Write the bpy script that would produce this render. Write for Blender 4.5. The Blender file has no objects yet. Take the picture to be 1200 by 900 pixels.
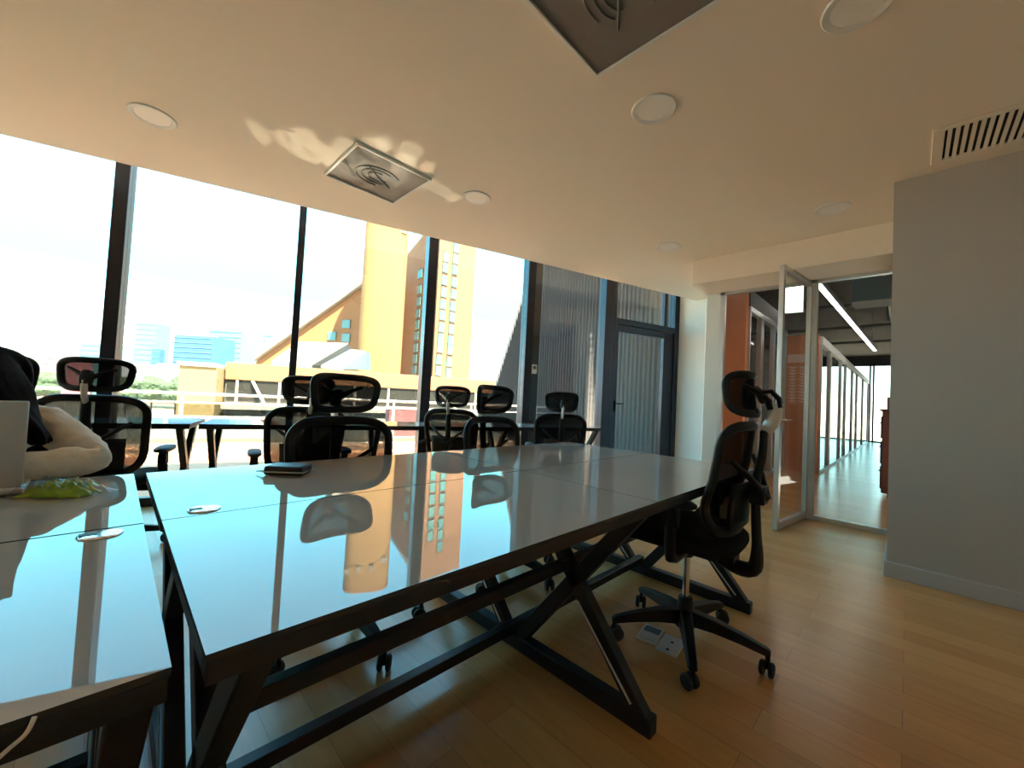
import bpy, bmesh, math, random
import numpy as np
from mathutils import Vector, Matrix
random.seed(7)
PI = math.pi
C = bpy.context.scene.collection
SC = bpy.context.scene

# ------------------------------------------------------------------ materials
def mat(name, col, rough=0.5, metal=0.0, spec=0.5, bump=0.0, bscale=60.0, var=0.0, vscale=8.0, coat=0.0, ior=1.5, stretch=None):
    m = bpy.data.materials.new(name); m.use_nodes = True
    nt = m.node_tree; b = nt.nodes['Principled BSDF']
    b.inputs['Base Color'].default_value = (*col, 1)
    b.inputs['Roughness'].default_value = rough
    b.inputs['Metallic'].default_value = metal
    b.inputs['Specular IOR Level'].default_value = spec
    b.inputs['IOR'].default_value = ior
    b.inputs['Coat Weight'].default_value = coat
    tc = nt.nodes.new('ShaderNodeTexCoord')
    src = tc.outputs['Object']
    if stretch:
        mp = nt.nodes.new('ShaderNodeMapping'); mp.inputs['Scale'].default_value = stretch
        nt.links.new(src, mp.inputs['Vector']); src = mp.outputs['Vector']
    if var > 0:
        n = nt.nodes.new('ShaderNodeTexNoise'); n.inputs['Scale'].default_value = vscale; n.inputs['Detail'].default_value = 4
        nt.links.new(src, n.inputs['Vector'])
        r = nt.nodes.new('ShaderNodeValToRGB')
        r.color_ramp.elements[0].position = 0.3; r.color_ramp.elements[1].position = 0.7
        r.color_ramp.elements[0].color = (*[max(0, c*(1-var)) for c in col], 1)
        r.color_ramp.elements[1].color = (*[min(1, c*(1+var)) for c in col], 1)
        nt.links.new(n.outputs['Fac'], r.inputs['Fac']); nt.links.new(r.outputs['Color'], b.inputs['Base Color'])
    if bump > 0:
        n2 = nt.nodes.new('ShaderNodeTexNoise'); n2.inputs['Scale'].default_value = bscale; n2.inputs['Detail'].default_value = 3
        nt.links.new(src, n2.inputs['Vector'])
        bp = nt.nodes.new('ShaderNodeBump'); bp.inputs['Strength'].default_value = bump; bp.inputs['Distance'].default_value = 0.01
        nt.links.new(n2.outputs['Fac'], bp.inputs['Height']); nt.links.new(bp.outputs['Normal'], b.inputs['Normal'])
    return m

def glass_mat(name, tint=(0.93, 0.97, 0.97), refl=0.06, rough=0.0, edge=0.35):
    m = bpy.data.materials.new(name); m.use_nodes = True
    nt = m.node_tree; nt.nodes.clear()
    out = nt.nodes.new('ShaderNodeOutputMaterial'); mx = nt.nodes.new('ShaderNodeMixShader')
    tr = nt.nodes.new('ShaderNodeBsdfTransparent'); tr.inputs['Color'].default_value = (*tint, 1)
    gl = nt.nodes.new('ShaderNodeBsdfGlossy'); gl.inputs['Roughness'].default_value = rough
    lw = nt.nodes.new('ShaderNodeLayerWeight'); lw.inputs['Blend'].default_value = 0.25
    mr = nt.nodes.new('ShaderNodeMapRange'); mr.inputs['To Min'].default_value = refl; mr.inputs['To Max'].default_value = edge
    nt.links.new(lw.outputs['Fresnel'], mr.inputs['Value'])
    nt.links.new(mr.outputs['Result'], mx.inputs['Fac'])
    nt.links.new(tr.outputs[0], mx.inputs[1]); nt.links.new(gl.outputs[0], mx.inputs[2]); nt.links.new(mx.outputs[0], out.inputs['Surface'])
    return m

def net_mat(name, col, opacity=0.6, scale=420.0):
    m = bpy.data.materials.new(name); m.use_nodes = True
    nt = m.node_tree; b = nt.nodes['Principled BSDF']
    b.inputs['Base Color'].default_value = (*col, 1); b.inputs['Roughness'].default_value = 0.85; b.inputs['Specular IOR Level'].default_value = 0.1
    out = nt.nodes['Material Output']
    tr = nt.nodes.new('ShaderNodeBsdfTransparent'); mx = nt.nodes.new('ShaderNodeMixShader')
    tc = nt.nodes.new('ShaderNodeTexCoord'); w = nt.nodes.new('ShaderNodeTexWave')
    w.wave_type = 'BANDS'; w.bands_direction = 'X'; w.inputs['Scale'].default_value = scale/6
    nt.links.new(tc.outputs['Object'], w.inputs['Vector'])
    mr = nt.nodes.new('ShaderNodeMapRange'); mr.inputs['To Min'].default_value = opacity-0.05; mr.inputs['To Max'].default_value = opacity+0.05
    nt.links.new(w.outputs['Fac'], mr.inputs['Value'])
    nt.links.new(mr.outputs['Result'], mx.inputs['Fac'])
    nt.links.new(tr.outputs[0], mx.inputs[1]); nt.links.new(b.outputs[0], mx.inputs[2]); nt.links.new(mx.outputs[0], out.inputs['Surface'])
    return m

def emit_mat(name, col, strength):
    m = bpy.data.materials.new(name); m.use_nodes = True
    b = m.node_tree.nodes['Principled BSDF']
    b.inputs['Emission Color'].default_value = (*col, 1); b.inputs['Emission Strength'].default_value = strength
    return m

def wood_floor():
    m = bpy.data.materials.new('oak_floor'); m.use_nodes = True
    nt = m.node_tree; b = nt.nodes['Principled BSDF']
    tc = nt.nodes.new('ShaderNodeTexCoord')
    mp = nt.nodes.new('ShaderNodeMapping'); mp.inputs['Rotation'].default_value = (0, 0, PI/2)
    nt.links.new(tc.outputs['Object'], mp.inputs['Vector'])
    br = nt.nodes.new('ShaderNodeTexBrick'); br.offset = 0.37; br.offset_frequency = 2
    br.inputs['Scale'].default_value = 1.0; br.inputs['Brick Width'].default_value = 0.95; br.inputs['Row Height'].default_value = 0.13
    br.inputs['Mortar Size'].default_value = 0.0012; br.inputs['Mortar Smooth'].default_value = 0.3; br.inputs['Bias'].default_value = 0.0
    br.inputs['Color1'].default_value = (0.77, 0.42, 0.155, 1); br.inputs['Color2'].default_value = (0.65, 0.325, 0.108, 1)
    br.inputs['Mortar'].default_value = (0.40, 0.25, 0.12, 1)
    nt.links.new(mp.outputs['Vector'], br.inputs['Vector'])
    mp2 = nt.nodes.new('ShaderNodeMapping'); mp2.inputs['Scale'].default_value = (14, 1.2, 1)
    nt.links.new(tc.outputs['Object'], mp2.inputs['Vector'])
    n = nt.nodes.new('ShaderNodeTexNoise'); n.inputs['Scale'].default_value = 3; n.inputs['Detail'].default_value = 8
    nt.links.new(mp2.outputs['Vector'], n.inputs['Vector'])
    r = nt.nodes.new('ShaderNodeValToRGB'); r.color_ramp.elements[0].color = (0.82, 0.80, 0.76, 1); r.color_ramp.elements[1].color = (1.1, 1.1, 1.1, 1)
    nt.links.new(n.outputs['Fac'], r.inputs['Fac'])
    mx = nt.nodes.new('ShaderNodeMix'); mx.data_type = 'RGBA'; mx.blend_type = 'MULTIPLY'; mx.inputs['Factor'].default_value = 1
    nt.links.new(br.outputs['Color'], mx.inputs['A']); nt.links.new(r.outputs['Color'], mx.inputs['B'])
    nt.links.new(mx.outputs['Result'], b.inputs['Base Color'])
    b.inputs['Roughness'].default_value = 0.27; b.inputs['Specular IOR Level'].default_value = 0.75
    return m

M = dict(
    floor=wood_floor(),
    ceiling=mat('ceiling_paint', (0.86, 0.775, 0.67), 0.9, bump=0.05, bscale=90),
    wall=mat('wall_paint', (0.44, 0.42, 0.40), 0.85, bump=0.05, bscale=120),
    smoked=mat('smoked_glazing', (0.016, 0.017, 0.016), 0.4, 0.0, 0.15, var=0.2, vscale=0.5),
    skyl=mat('skylight_panel', (0.115, 0.12, 0.12), 0.6, var=0.05),
    reveal=mat('window_reveal', (0.07, 0.035, 0.015), 0.8, bump=0.05),  # shade of the window recess put into the colour
    white=mat('white_paint', (0.80, 0.80, 0.78), 0.6, bump=0.02),
    base=mat('baseboard_paint', (0.46, 0.46, 0.47), 0.5, bump=0.02),
    column=mat('column_paint', (0.80, 0.80, 0.75), 0.8, bump=0.04, bscale=100),
    mullion=mat('dark_anodised_aluminium', (0.03, 0.035, 0.05), 0.32, 0.6, bump=0.01),
    alu=mat('brushed_aluminium', (0.62, 0.63, 0.63), 0.33, 0.85, bump=0.03, stretch=(80, 80, 2)),
    steel_black=mat('black_powder_coat', (0.013, 0.012, 0.015), 0.42, 0.0, bump=0.04, bscale=400),
    top=mat('back_painted_white_glass', (0.43, 0.415, 0.39), 0.015, ior=1.6, spec=0.5, var=0.02, vscale=3),
    edge=mat('glass_edge', (0.03, 0.035, 0.035), 0.2, bump=0.01),
    chrome=mat('chrome', (0.75, 0.75, 0.76), 0.12, 1.0, bump=0.01),
    plastic=mat('black_plastic', (0.009, 0.0085, 0.0095), 0.45, 0.0, 0.3, bump=0.03, bscale=300),
    fabric=mat('black_fabric', (0.009, 0.009, 0.010), 0.95, spec=0.2, bump=0.3, bscale=500),
    net=net_mat('black_mesh_fabric', (0.007, 0.007, 0.008), 0.945),
    rubber=mat('caster_rubber', (0.02, 0.02, 0.02), 0.6, bump=0.05),
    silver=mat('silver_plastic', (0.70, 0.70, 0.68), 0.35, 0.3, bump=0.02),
    glass=glass_mat('window_glass'),
    glass_in=glass_mat('partition_glass', (0.93, 0.95, 0.94), 0.006, edge=0.12),
    tile=mat('terrace_tile', (0.80, 0.42, 0.23), 0.8, var=0.12, vscale=1.2, bump=0.1, bscale=20),
    terra=mat('terracotta_tile', (0.30, 0.12, 0.07), 0.8, var=0.1, vscale=3, bump=0.05),
    concrete=mat('pale_concrete', (0.33, 0.30, 0.255), 0.85, var=0.08, vscale=2, bump=0.1, bscale=30),
    grey=mat('grey_render', (0.05, 0.05, 0.05), 0.8, var=0.08, vscale=3, bump=0.1),
    corr=mat('corrugated_sheet', (0.024, 0.021, 0.022), 0.7, 0.0, 0.15, var=0.05, vscale=6, bump=0.02),
    pinkoch=mat('pinkish_ochre_render', (0.15, 0.074, 0.038), 0.85, var=0.05, vscale=0.4, bump=0.1, bscale=4),
    ochre=mat('ochre_render', (0.20, 0.090, 0.036), 0.85, var=0.05, vscale=0.4, bump=0.1, bscale=4),
    brick=mat('orange_brick', (0.20, 0.09, 0.042), 0.85, var=0.12, vscale=3, bump=0.2, bscale=12, stretch=(0.2, 0.2, 3)),
    yellow=mat('yellow_render', (0.19, 0.13, 0.058), 0.85, var=0.05, vscale=1, bump=0.1),
    teal=mat('teal_glazing', (0.06, 0.16, 0.165), 0.25, 0.0, var=0.15, vscale=0.6),
    bluegl=mat('blue_curtain_wall', (0.036, 0.10, 0.26), 0.5, 0.0, 0.2, var=0.1, vscale=0.15),
    cyangl=mat('pale_blue_curtain_wall', (0.085, 0.21, 0.255), 0.5, 0.0, 0.2, var=0.1, vscale=0.12),
    pink=mat('pink_render', (0.26, 0.10, 0.12), 0.8, var=0.05, vscale=0.3),
    green=mat('tree_green', (0.03, 0.06, 0.035), 0.9, var=0.3, vscale=1.5, bump=0.4, bscale=6),
    orange=mat('orange_paint', (0.78, 0.29, 0.13), 0.7, var=0.03, vscale=4, bump=0.03),
    orange_l=mat('pale_orange_vinyl', (0.92, 0.62, 0.50), 0.6, var=0.03, vscale=4),
    dark=mat('dark_exposed_ceiling', (0.008, 0.0075, 0.007), 0.85, var=0.2, vscale=2),
    greyduct=mat('grey_duct', (0.13, 0.13, 0.12), 0.7, var=0.05, vscale=3),
    pipe=mat('grey_pipe', (0.12, 0.12, 0.11), 0.5, 0.3, bump=0.03),
    mahog=mat('red_brown_wood', (0.12, 0.035, 0.025), 0.35, var=0.3, vscale=5, stretch=(1, 1, 8)),
    cardboard=mat('brown_carton', (0.30, 0.20, 0.14), 0.8, var=0.1, vscale=6),
    led=emit_mat('led_diffuser', (1.0, 0.95, 0.86), 4.5),
    lampdiff=mat('frosted_lamp_diffuser', (0.88, 0.85, 0.82), 0.5, bump=0.01),
    lapgrey=mat('laptop_aluminium', (0.60, 0.60, 0.58), 0.35, 0.5, bump=0.02, bscale=300),
    screen=mat('dark_screen', (0.01, 0.01, 0.012), 0.1, bump=0.005),
    leather=mat('black_leather', (0.012, 0.013, 0.016), 0.38, bump=0.25, bscale=180),
    paper=mat('off_white_plastic', (0.72, 0.70, 0.66), 0.5, bump=0.03),
    skin=mat('skin', (0.62, 0.38, 0.28), 0.5, var=0.06, vscale=12, bump=0.05),
    hair=mat('dark_brown_hair', (0.014, 0.007, 0.0065), 0.75, 0.0, 0.04, bump=0.25, bscale=40, stretch=(8, 8, 0.6)),
    cream=mat('cream_knit', (0.84, 0.81, 0.74), 0.9, spec=0.2, var=0.05, vscale=14, bump=0.9, bscale=14, stretch=(1.0, 1.0, 2.2)),
    denim=mat('dark_trousers', (0.04, 0.045, 0.06), 0.9, bump=0.2),
    greenpk=mat('lime_green_packet', (0.28, 0.50, 0.015), 0.35, var=0.25, vscale=18, bump=0.5, bscale=30),
    plasticwrap=glass_mat('clear_plastic_wrap', (0.96, 0.96, 0.96), 0.04, 0.08, edge=0.45),
    cable=mat('white_cable', (0.72, 0.68, 0.64), 0.5, bump=0.02),
    ventplate=mat('brushed_vent_plate', (0.20, 0.19, 0.18), 0.6, 0.0, 0.25, var=0.12, vscale=3, bump=0.06, bscale=4),
    duct_shade=mat('duct_shade_colour', (0.03, 0.022, 0.018), 0.9, bump=0.02),  # dark colour stands in for the shade inside the duct
)

# ------------------------------------------------------------------ mesh builder
class MB:
    def __init__(self): self.v = []; self.f = []; self.mi = []; self.cur = 0
    def add(self, vs, fs, mi=None):
        o = len(self.v); self.v += [tuple(p) for p in vs]
        for f in fs: self.f.append([o+i for i in f]); self.mi.append(self.cur if mi is None else mi)
        return self
    def box(self, c, s, R=None, mi=None):
        hx, hy, hz = s[0]/2, s[1]/2, s[2]/2
        P = [Vector((x*hx, y*hy, z*hz)) for z in (-1, 1) for y in (-1, 1) for x in (-1, 1)]
        if R is not None: P = [R @ p for p in P]
        P = [p+Vector(c) for p in P]
        return self.add(P, [(0, 2, 3, 1), (4, 5, 7, 6), (0, 1, 5, 4), (2, 6, 7, 3), (0, 4, 6, 2), (1, 3, 7, 5)], mi)
    def bx(self, x0, x1, y0, y1, z0, z1, mi=None):
        return self.box(((x0+x1)/2, (y0+y1)/2, (z0+z1)/2), (abs(x1-x0), abs(y1-y0), abs(z1-z0)), None, mi)
    def bar(self, p, q, w, h, up=(0, 0, 1), mi=None):
        p, q = Vector(p), Vector(q); z = (q-p).normalized(); up = Vector(up)
        x = up.cross(z)
        if x.length < 1e-5: x = Vector((1, 0, 0)).cross(z)
        x.normalize(); y = z.cross(x)
        R = Matrix((x, y, z)).transposed()
        return self.box((p+q)/2, (w, h, (q-p).length), R, mi)
    def tube(self, pts, r, n=10, closed=False, mi=None, sx=1.0, sy=1.0):
        pts = [Vector(p) for p in pts]; N = len(pts)
        rs = r if isinstance(r, (list, tuple)) else [r]*N
        vs = []; prev = None
        for i, p in enumerate(pts):
            if closed: t = (pts[(i+1) % N]-pts[i-1])
            else: t = pts[min(i+1, N-1)]-pts[max(i-1, 0)]
            t.normalize()
            if prev is None:
                a = Vector((0, 0, 1)) if abs(t.z) < 0.9 else Vector((1, 0, 0))
                u = t.cross(a).normalized()
            else:
                u = (prev - t*prev.dot(t)).normalized()
            prev = u; w = t.cross(u)
            for k in range(n):
                a = 2*PI*k/n; vs.append(p+u*math.cos(a)*rs[i]*sx+w*math.sin(a)*rs[i]*sy)
        fs = []
        for i in range(N if closed else N-1):
            for k in range(n):
                a, b = i*n+k, i*n+(k+1) % n; c2, d2 = ((i+1) % N)*n+(k+1) % n, ((i+1) % N)*n+k
                fs.append((a, b, c2, d2))
        if not closed: fs += [tuple(range(n))[::-1], tuple(range((N-1)*n, N*n))]
        return self.add(vs, fs, mi)
    def cyl(self, p, q, r, n=20, r2=None, mi=None):
        return self.tube([p, q], [r, r if r2 is None else r2], n, mi=mi)
    def lathe(self, prof, n=24, c=(0, 0, 0), mi=None, axis='z'):
        vs = []
        for (r, z) in prof:
            for k in range(n):
                a = 2*PI*k/n; x, y = r*math.cos(a), r*math.sin(a)
                vs.append({'z': (c[0]+x, c[1]+y, c[2]+z), 'x': (c[0]+z, c[1]+x, c[2]+y), 'y': (c[0]+y, c[1]+z, c[2]+x)}[axis])
        m = len(prof); fs = []
        for i in range(m-1):
            for k in range(n): fs.append((i*n+k, i*n+(k+1) % n, (i+1)*n+(k+1) % n, (i+1)*n+k))
        fs += [tuple(range(n))[::-1], tuple(range((m-1)*n, m*n))]
        return self.add(vs, fs, mi)
    def prism(self, poly, a, b, mi=None):
        """poly: list of 3D points; extruded by vector from a to b offsets"""
        n = len(poly); A = [Vector(p)+Vector(a) for p in poly]; B = [Vector(p)+Vector(b) for p in poly]
        fs = [tuple(range(n))[::-1], tuple(range(n, 2*n))]
        for i in range(n): fs.append((i, (i+1) % n, n+(i+1) % n, n+i))
        return self.add(A+B, fs, mi)
    def grid(self, fn, nu, nv, thick=0.0, closed_u=False, mi=None):
        vs = [fn(i/(nu-1) if not closed_u else i/nu, j/(nv-1)) for j in range(nv) for i in range(nu)]
        fs = []
        for j in range(nv-1):
            for i in range(nu if closed_u else nu-1):
                fs.append((j*nu+i, j*nu+(i+1) % nu, (j+1)*nu+(i+1) % nu, (j+1)*nu+i))
        return self.add(vs, fs, mi)
    def build(self, name, m, parent=None, smooth=35, bevel=0.0, solid=0.0, subsurf=0, seg=2):
        me = bpy.data.meshes.new(name); me.from_pydata(self.v, [], self.f); me.update()
        bm = bmesh.new(); bm.from_mesh(me); bmesh.ops.remove_doubles(bm, verts=bm.verts, dist=1e-6)
        bmesh.ops.recalc_face_normals(bm, faces=bm.faces); bm.to_mesh(me); bm.free()
        ms = m if isinstance(m, (list, tuple)) else [m]
        for x in ms: me.materials.append(x)
        if len(ms) > 1 and len(me.polygons) == len(self.mi):
            for p, i in zip(me.polygons, self.mi): p.material_index = i
        if smooth:
            for p in me.polygons: p.use_smooth = True
            me.set_sharp_from_angle(angle=math.radians(smooth))
        o = bpy.data.objects.new(name, me); C.objects.link(o)
        if parent is not None: o.parent = parent
        if solid:
            s = o.modifiers.new('solid', 'SOLIDIFY'); s.thickness = solid; s.offset = 0
        if bevel:
            b = o.modifiers.new('bevel', 'BEVEL'); b.width = bevel; b.segments = seg; b.limit_method = 'ANGLE'; b.angle_limit = math.radians(40)
        if subsurf:
            s = o.modifiers.new('sub', 'SUBSURF'); s.levels = subsurf; s.render_levels = subsurf
        return o

def tag(o, label, cat, group=None, kind=None):
    o['label'] = label; o['category'] = cat
    if group: o['group'] = group
    if kind: o['kind'] = kind
    return o
def thing(name, label, cat, loc=(0, 0, 0), rz=0.0, group=None):
    o = bpy.data.objects.new(name, None); C.objects.link(o); o.location = loc; o.rotation_euler = (0, 0, rz)
    o.empty_display_size = 0.1
    return tag(o, label, cat, group)
def struct(o, label=None):
    o['kind'] = 'structure'
    if label: o['label'] = label
    return o
def sempty(name, loc=(0, 0, 0), rz=0.0, label=None):
    o = bpy.data.objects.new(name, None); C.objects.link(o); o.location = loc; o.rotation_euler = (0, 0, rz)
    return struct(o, label)
def children(o): return [c for c in bpy.data.objects if c.parent == o]
def copy_tree(o, parent=None):
    kids = children(o)
    c = o.copy(); C.objects.link(c); c.parent = parent
    for k in kids: copy_tree(k, c)
    return c

def smooth_path(P, n=8):
    P = [Vector(p) for p in P]; out = []
    for i in range(len(P)-1):
        a, b, c, e2 = P[max(i-1, 0)], P[i], P[i+1], P[min(i+2, len(P)-1)]
        for k in range(n):
            s = k/n; out.append(0.5*((2*b)+(c-a)*s+(2*a-5*b+4*c-e2)*s*s+(3*b-a-3*c+e2)*s**3))
    return out+[P[-1]]

# ------------------------------------------------------------------ camera
H = 1.06; F = 465.115
RC = np.array([[0.7050315339, -0.7073544542, 0.0507957905], [0.0587606272, -0.013113016, -0.9981859734], [0.7067373804, 0.7067373804, 0.0323195014]])
cam = bpy.data.cameras.new('camera'); co = bpy.data.objects.new('camera', cam); C.objects.link(co)
cam.sensor_width = 36; cam.lens = F/1200*36; cam.clip_end = 2000; cam.clip_start = 0.02
r, d_, f_ = RC[0], RC[1], RC[2]
co.matrix_world = Matrix(((r[0], -d_[0], -f_[0], 0), (r[1], -d_[1], -f_[1], 0), (r[2], -d_[2], -f_[2], H), (0, 0, 0, 1)))
SC.camera = co
CAMP = np.array([0, 0, H])
def ray(x, y): return RC.T @ np.array([(x-600)/F, (y-450)/F, 1.0])
def onz(x, y, z): d = ray(x, y); return CAMP+d*(z-H)/d[2]
def onpl(x, y, n, c): n = np.array(n); d = ray(x, y); return CAMP+d*(c-n@CAMP)/(n@d)
def atZ(x, y, Z): return CAMP+ray(x, y)*Z

# ------------------------------------------------------------------ room
CEIL = 2.66
WA = math.atan2(-0.29247789, 0.95627229)
WD = np.array([0.95627229, -0.29247789, 0.0]); WN = np.array([0.29247789, 0.95627229, 0.0])
CW = 4.35           # window plane offset
CE = 3.995          # ceiling edge in front of the blind pocket
def W(s, c, z): p = WD*s+WN*c; return (p[0], p[1], z)

XL, YB = -5.0, -3.2
WX = 3.69; WY = 0.088; GX = 4.96
def slab(name, poly, z0, z1, m, kind_label=None):
    o = MB().prism([(x, y, 0) for x, y in poly], (0, 0, z0), (0, 0, z1)).build(name, m, smooth=0)
    return struct(o, kind_label)
def wxy(s, c): p = W(s, c, 0); return (p[0], p[1])
sL = (XL-0.29247789*CW)/0.95627229
slab('floor', [(XL, YB), (WX, YB), (WX, WY-0.3), (22.4, WY-0.6), (22.4, 4.2), (7.2, 4.2), wxy(5.3, CW+0.05), wxy(sL, CW+0.05)], -0.12, 0.0, M['floor'], 'light oak plank floor of the office and corridor')
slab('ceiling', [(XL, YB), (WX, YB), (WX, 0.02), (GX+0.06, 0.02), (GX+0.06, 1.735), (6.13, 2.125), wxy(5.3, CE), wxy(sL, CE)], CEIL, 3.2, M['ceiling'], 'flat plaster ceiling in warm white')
slab('trim_1', [wxy(sL, CE+0.001), wxy(5.3, CE+0.001), wxy(5.3, CW+0.25), wxy(sL, CW+0.25)], 3.0, 3.2, M['ceiling'], 'roof of the blind pocket above the window wall')
slab('trim_2', [(4.44, WY-0.06), (GX+0.05, WY-0.06), (GX+0.05, 1.70), (4.44, 1.70)], 2.395, CEIL-0.001, M['ceiling'], 'white dropped bulkhead above the glass partition')
# right wall block: faces the room at x = WX, returns along y = WY
o = slab('wall_right', [(WX, YB), (WX+0.25, YB), (WX+0.25, -0.75), (GX+0.05, -0.75), (GX+0.05, WY), (WX, WY)], 0, CEIL, M['wall'], 'plain grey wall at the right of the room')
bb = MB().bx(WX-0.016, WX, YB, WY+0.014, 0, 0.10).bx(WX, GX-0.06, WY, WY+0.014, 0, 0.10).build('baseboard_right', M['base'], bevel=0.004)
struct(bb, 'pale grey skirting along the grey right wall')
slab('wall_back', [(XL, YB-0.2), (WX+0.25, YB-0.2), (WX+0.25, YB), (XL, YB)], 0, CEIL+0.3, M['white'], 'plain wall behind the camera')
slab('wall_left', [(XL-0.2, YB-0.2), (XL, YB-0.2), (XL, wxy(sL, CW)[1]+0.3), (XL-0.2, wxy(sL, CW)[1]+0.3)], 0, 3.2, M['white'], 'plain wall at the left of the room')
# column between terrace door and glass partition
J0 = wxy(5.235, CW); P1 = (6.10, 2.13)
slab('wall_column', [J0, P1, (GX, 1.725), (GX, 1.56), (GX+0.10, 1.56), (GX+0.10, 1.66), (7.2, 2.4), (7.2, 4.2), wxy(5.30, CW+0.1), wxy(5.235, CW+0.1)], 0, CEIL+0.5, M['column'], 'white plastered column between terrace door and glass partition')

# windows ----------------------------------------------------------------
mull = [(-6.2, -6.10), (-4.0, -3.89), (-2.72, -2.61), (-1.417, -1.325), (-0.106, -0.046), (1.165, 1.27), (2.45, 2.558), (3.72, 3.854)]
def wbox(mb, s0, s1, c0, c1, z0, z1, mi=None):
    return mb.prism([W(s0, c0, 0), W(s1, c0, 0), W(s1, c1, 0), W(s0, c1, 0)], (0, 0, z0), (0, 0, z1), mi)
ZT = 3.0
wn = 0
for i in range(len(mull)):
    a = mull[i]; wn += 1
    e = sempty('window_%d' % wn, W(a[0], CW, 0), 0, None)
    inv = Vector(e.location)
    def loc(mb): mb.v = [tuple(Vector(v)-inv) for v in mb.v]; return mb
    loc(wbox(MB(), a[0], a[1], CW-0.05, CW+0.10, 0, ZT)).build('mullion', M['mullion'], e, bevel=0.004)
    if i < len(mull)-1:
        b = mull[i+1]
        mb = MB(); wbox(mb, a[1], b[0], CW-0.02, CW+0.05, 0, 0.07); wbox(mb, a[1], b[0], CW-0.02, CW+0.05, ZT-0.08, ZT)
        loc(mb).build('rail', M['mullion'], e, bevel=0.003)
        loc(wbox(MB(), a[1], b[0], CW+0.008, CW+0.018, 0.07, ZT-0.08)).build('pane', M['glass'], e, smooth=0)
    if i == 6:
        loc(wbox(MB(), 2.560, 2.70, CW+0.03, CW+0.06, 0.07, ZT-0.08)).build('side_panel', M['mullion'], e)
# terrace door
e = sempty('door_1', W(3.86, CW, 0), 0, 'black framed glass terrace door with a transom light above'); inv = Vector(e.location)
mb = MB(); wbox(mb, 3.854, 3.93, CW-0.05, CW+0.08, 0, ZT); wbox(mb, 5.135, 5.235, CW-0.05, CW+0.08, 0, ZT); wbox(mb, 3.93, 5.135, CW-0.05, CW+0.08, 2.19, 2.27)
wbox(mb, 4.93, 4.985, CW-0.02, CW+0.06, 2.27, ZT)
loc(mb).build('door_frame', M['mullion'], e, bevel=0.004)
mb = MB(); wbox(mb, 3.93, 3.995, CW-0.03, CW+0.04, 0.01, 2.18); wbox(mb, 4.925, 5.132, CW-0.03, CW+0.04, 0.01, 2.18); wbox(mb, 3.995, 4.925, CW-0.03, CW+0.04, 2.09, 2.18); wbox(mb, 3.995, 4.925, CW-0.03, CW+0.04, 0.01, 0.12)
lf = loc(mb).build('door_leaf', M['mullion'], e, bevel=0.004)
loc(wbox(MB(), 3.995, 4.925, CW, CW+0.008, 0.12, 2.09)).build('pane', M['glass'], lf, smooth=0)
loc(wbox(MB(), 3.93, 5.135, CW, CW+0.008, 2.27, ZT)).build('transom_pane', M['glass'], e, smooth=0)
mb = MB(); mb.cyl(W(3.965, CW-0.03, 1.04), W(3.965, CW-0.075, 1.04), 0.01); mb.cyl(W(3.965, CW-0.07, 1.04), W(4.10, CW-0.07, 1.04), 0.009); mb.box(W(3.965, CW-0.035, 1.0), (0.02, 0.035, 0.16))
loc(mb).build('door_handle', M['plastic'], lf)
# alarm panel beside the fourth mullion
t = thing('wall_thermostat', 'small white control panel on the dark frame beside the tall window', 'thermostat', W(2.628, CW+0.012, 1.43), WA)
MB().box((0, 0, 0), (0.075, 0.024, 0.12)).build('housing', M['white'], t, bevel=0.006)
MB().box((0, -0.013, 0.018), (0.045, 0.004, 0.04)).build('display', M['greyduct'], t, bevel=0.001)

# glass partition and open door -------------------------------------------
e = sempty('door_2', (GX, 0.715, 0), 0, 'open glass door leaf in a silver aluminium frame')
ang = math.atan2(0.818-0.72, 4.158-GX)     # leaf direction from hinge
L = 0.80; ux, uy = math.cos(ang), math.sin(ang); hy = 0.72-0.715
def lp(u, v): return (ux*u-uy*v, hy+uy*u+ux*v, 0)
def lbox(mb, u0, u1, v0, v1, z0, z1): return mb.prism([lp(u0, v0), lp(u1, v0), lp(u1, v1), lp(u0, v1)], (0, 0, z0), (0, 0, z1))
mb = MB(); lbox(mb, 0.0, 0.045, -0.02, 0.02, 0.012, 2.37); lbox(mb, L-0.045, L, -0.02, 0.02, 0.012, 2.37); lbox(mb, 0.045, L-0.045, -0.02, 0.02, 0.012, 0.07); lbox(mb, 0.045, L-0.045, -0.02, 0.02, 2.325, 2.37)
mb.build('leaf_frame', M['alu'], e, bevel=0.003)
lbox(MB(), 0.045, L-0.045, -0.005, 0.005, 0.07, 2.325).build('pane', M['glass_in'], e, smooth=0)
mb = MB()
for sgn in (-1, 1):
    a_ = Vector(lp(L-0.03, sgn*0.02)); b_ = Vector(lp(L-0.03, sgn*0.06)); c_ = Vector(lp(L-0.15, sgn*0.06))
    for q in (a_, b_, c_): q.z = 0.98
    mb.cyl(a_, b_, 0.011); mb.cyl(b_, c_, 0.009)
    mb.prism([lp(L-0.042, sgn*0.02), lp(L-0.008, sgn*0.02), lp(L-0.008, sgn*0.026), lp(L-0.042, sgn*0.026)], (0, 0, 0.90), (0, 0, 1.06))
mb.build('door_handle', M['chrome'], e)
e = sempty('window_9', (GX, 0, 0), 0, 'aluminium framed glass partition to the corridor')
mb = MB()
mb.bx(-0.03, 0.03, 0.655, 0.705, 0, 2.395).bx(-0.03, 0.03, 1.515, 1.56, 0, 2.395).bx(-0.03, 0.03, WY-0.005, 0.655, 0, 0.045).bx(-0.03, 0.03, WY-0.005, 1.56, 2.365, 2.395).bx(-0.02, 0.025, WY-0.005, WY+0.03, 0.045, 2.365)
mb.build('frame', M['alu'], e, bevel=0.003)
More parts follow.
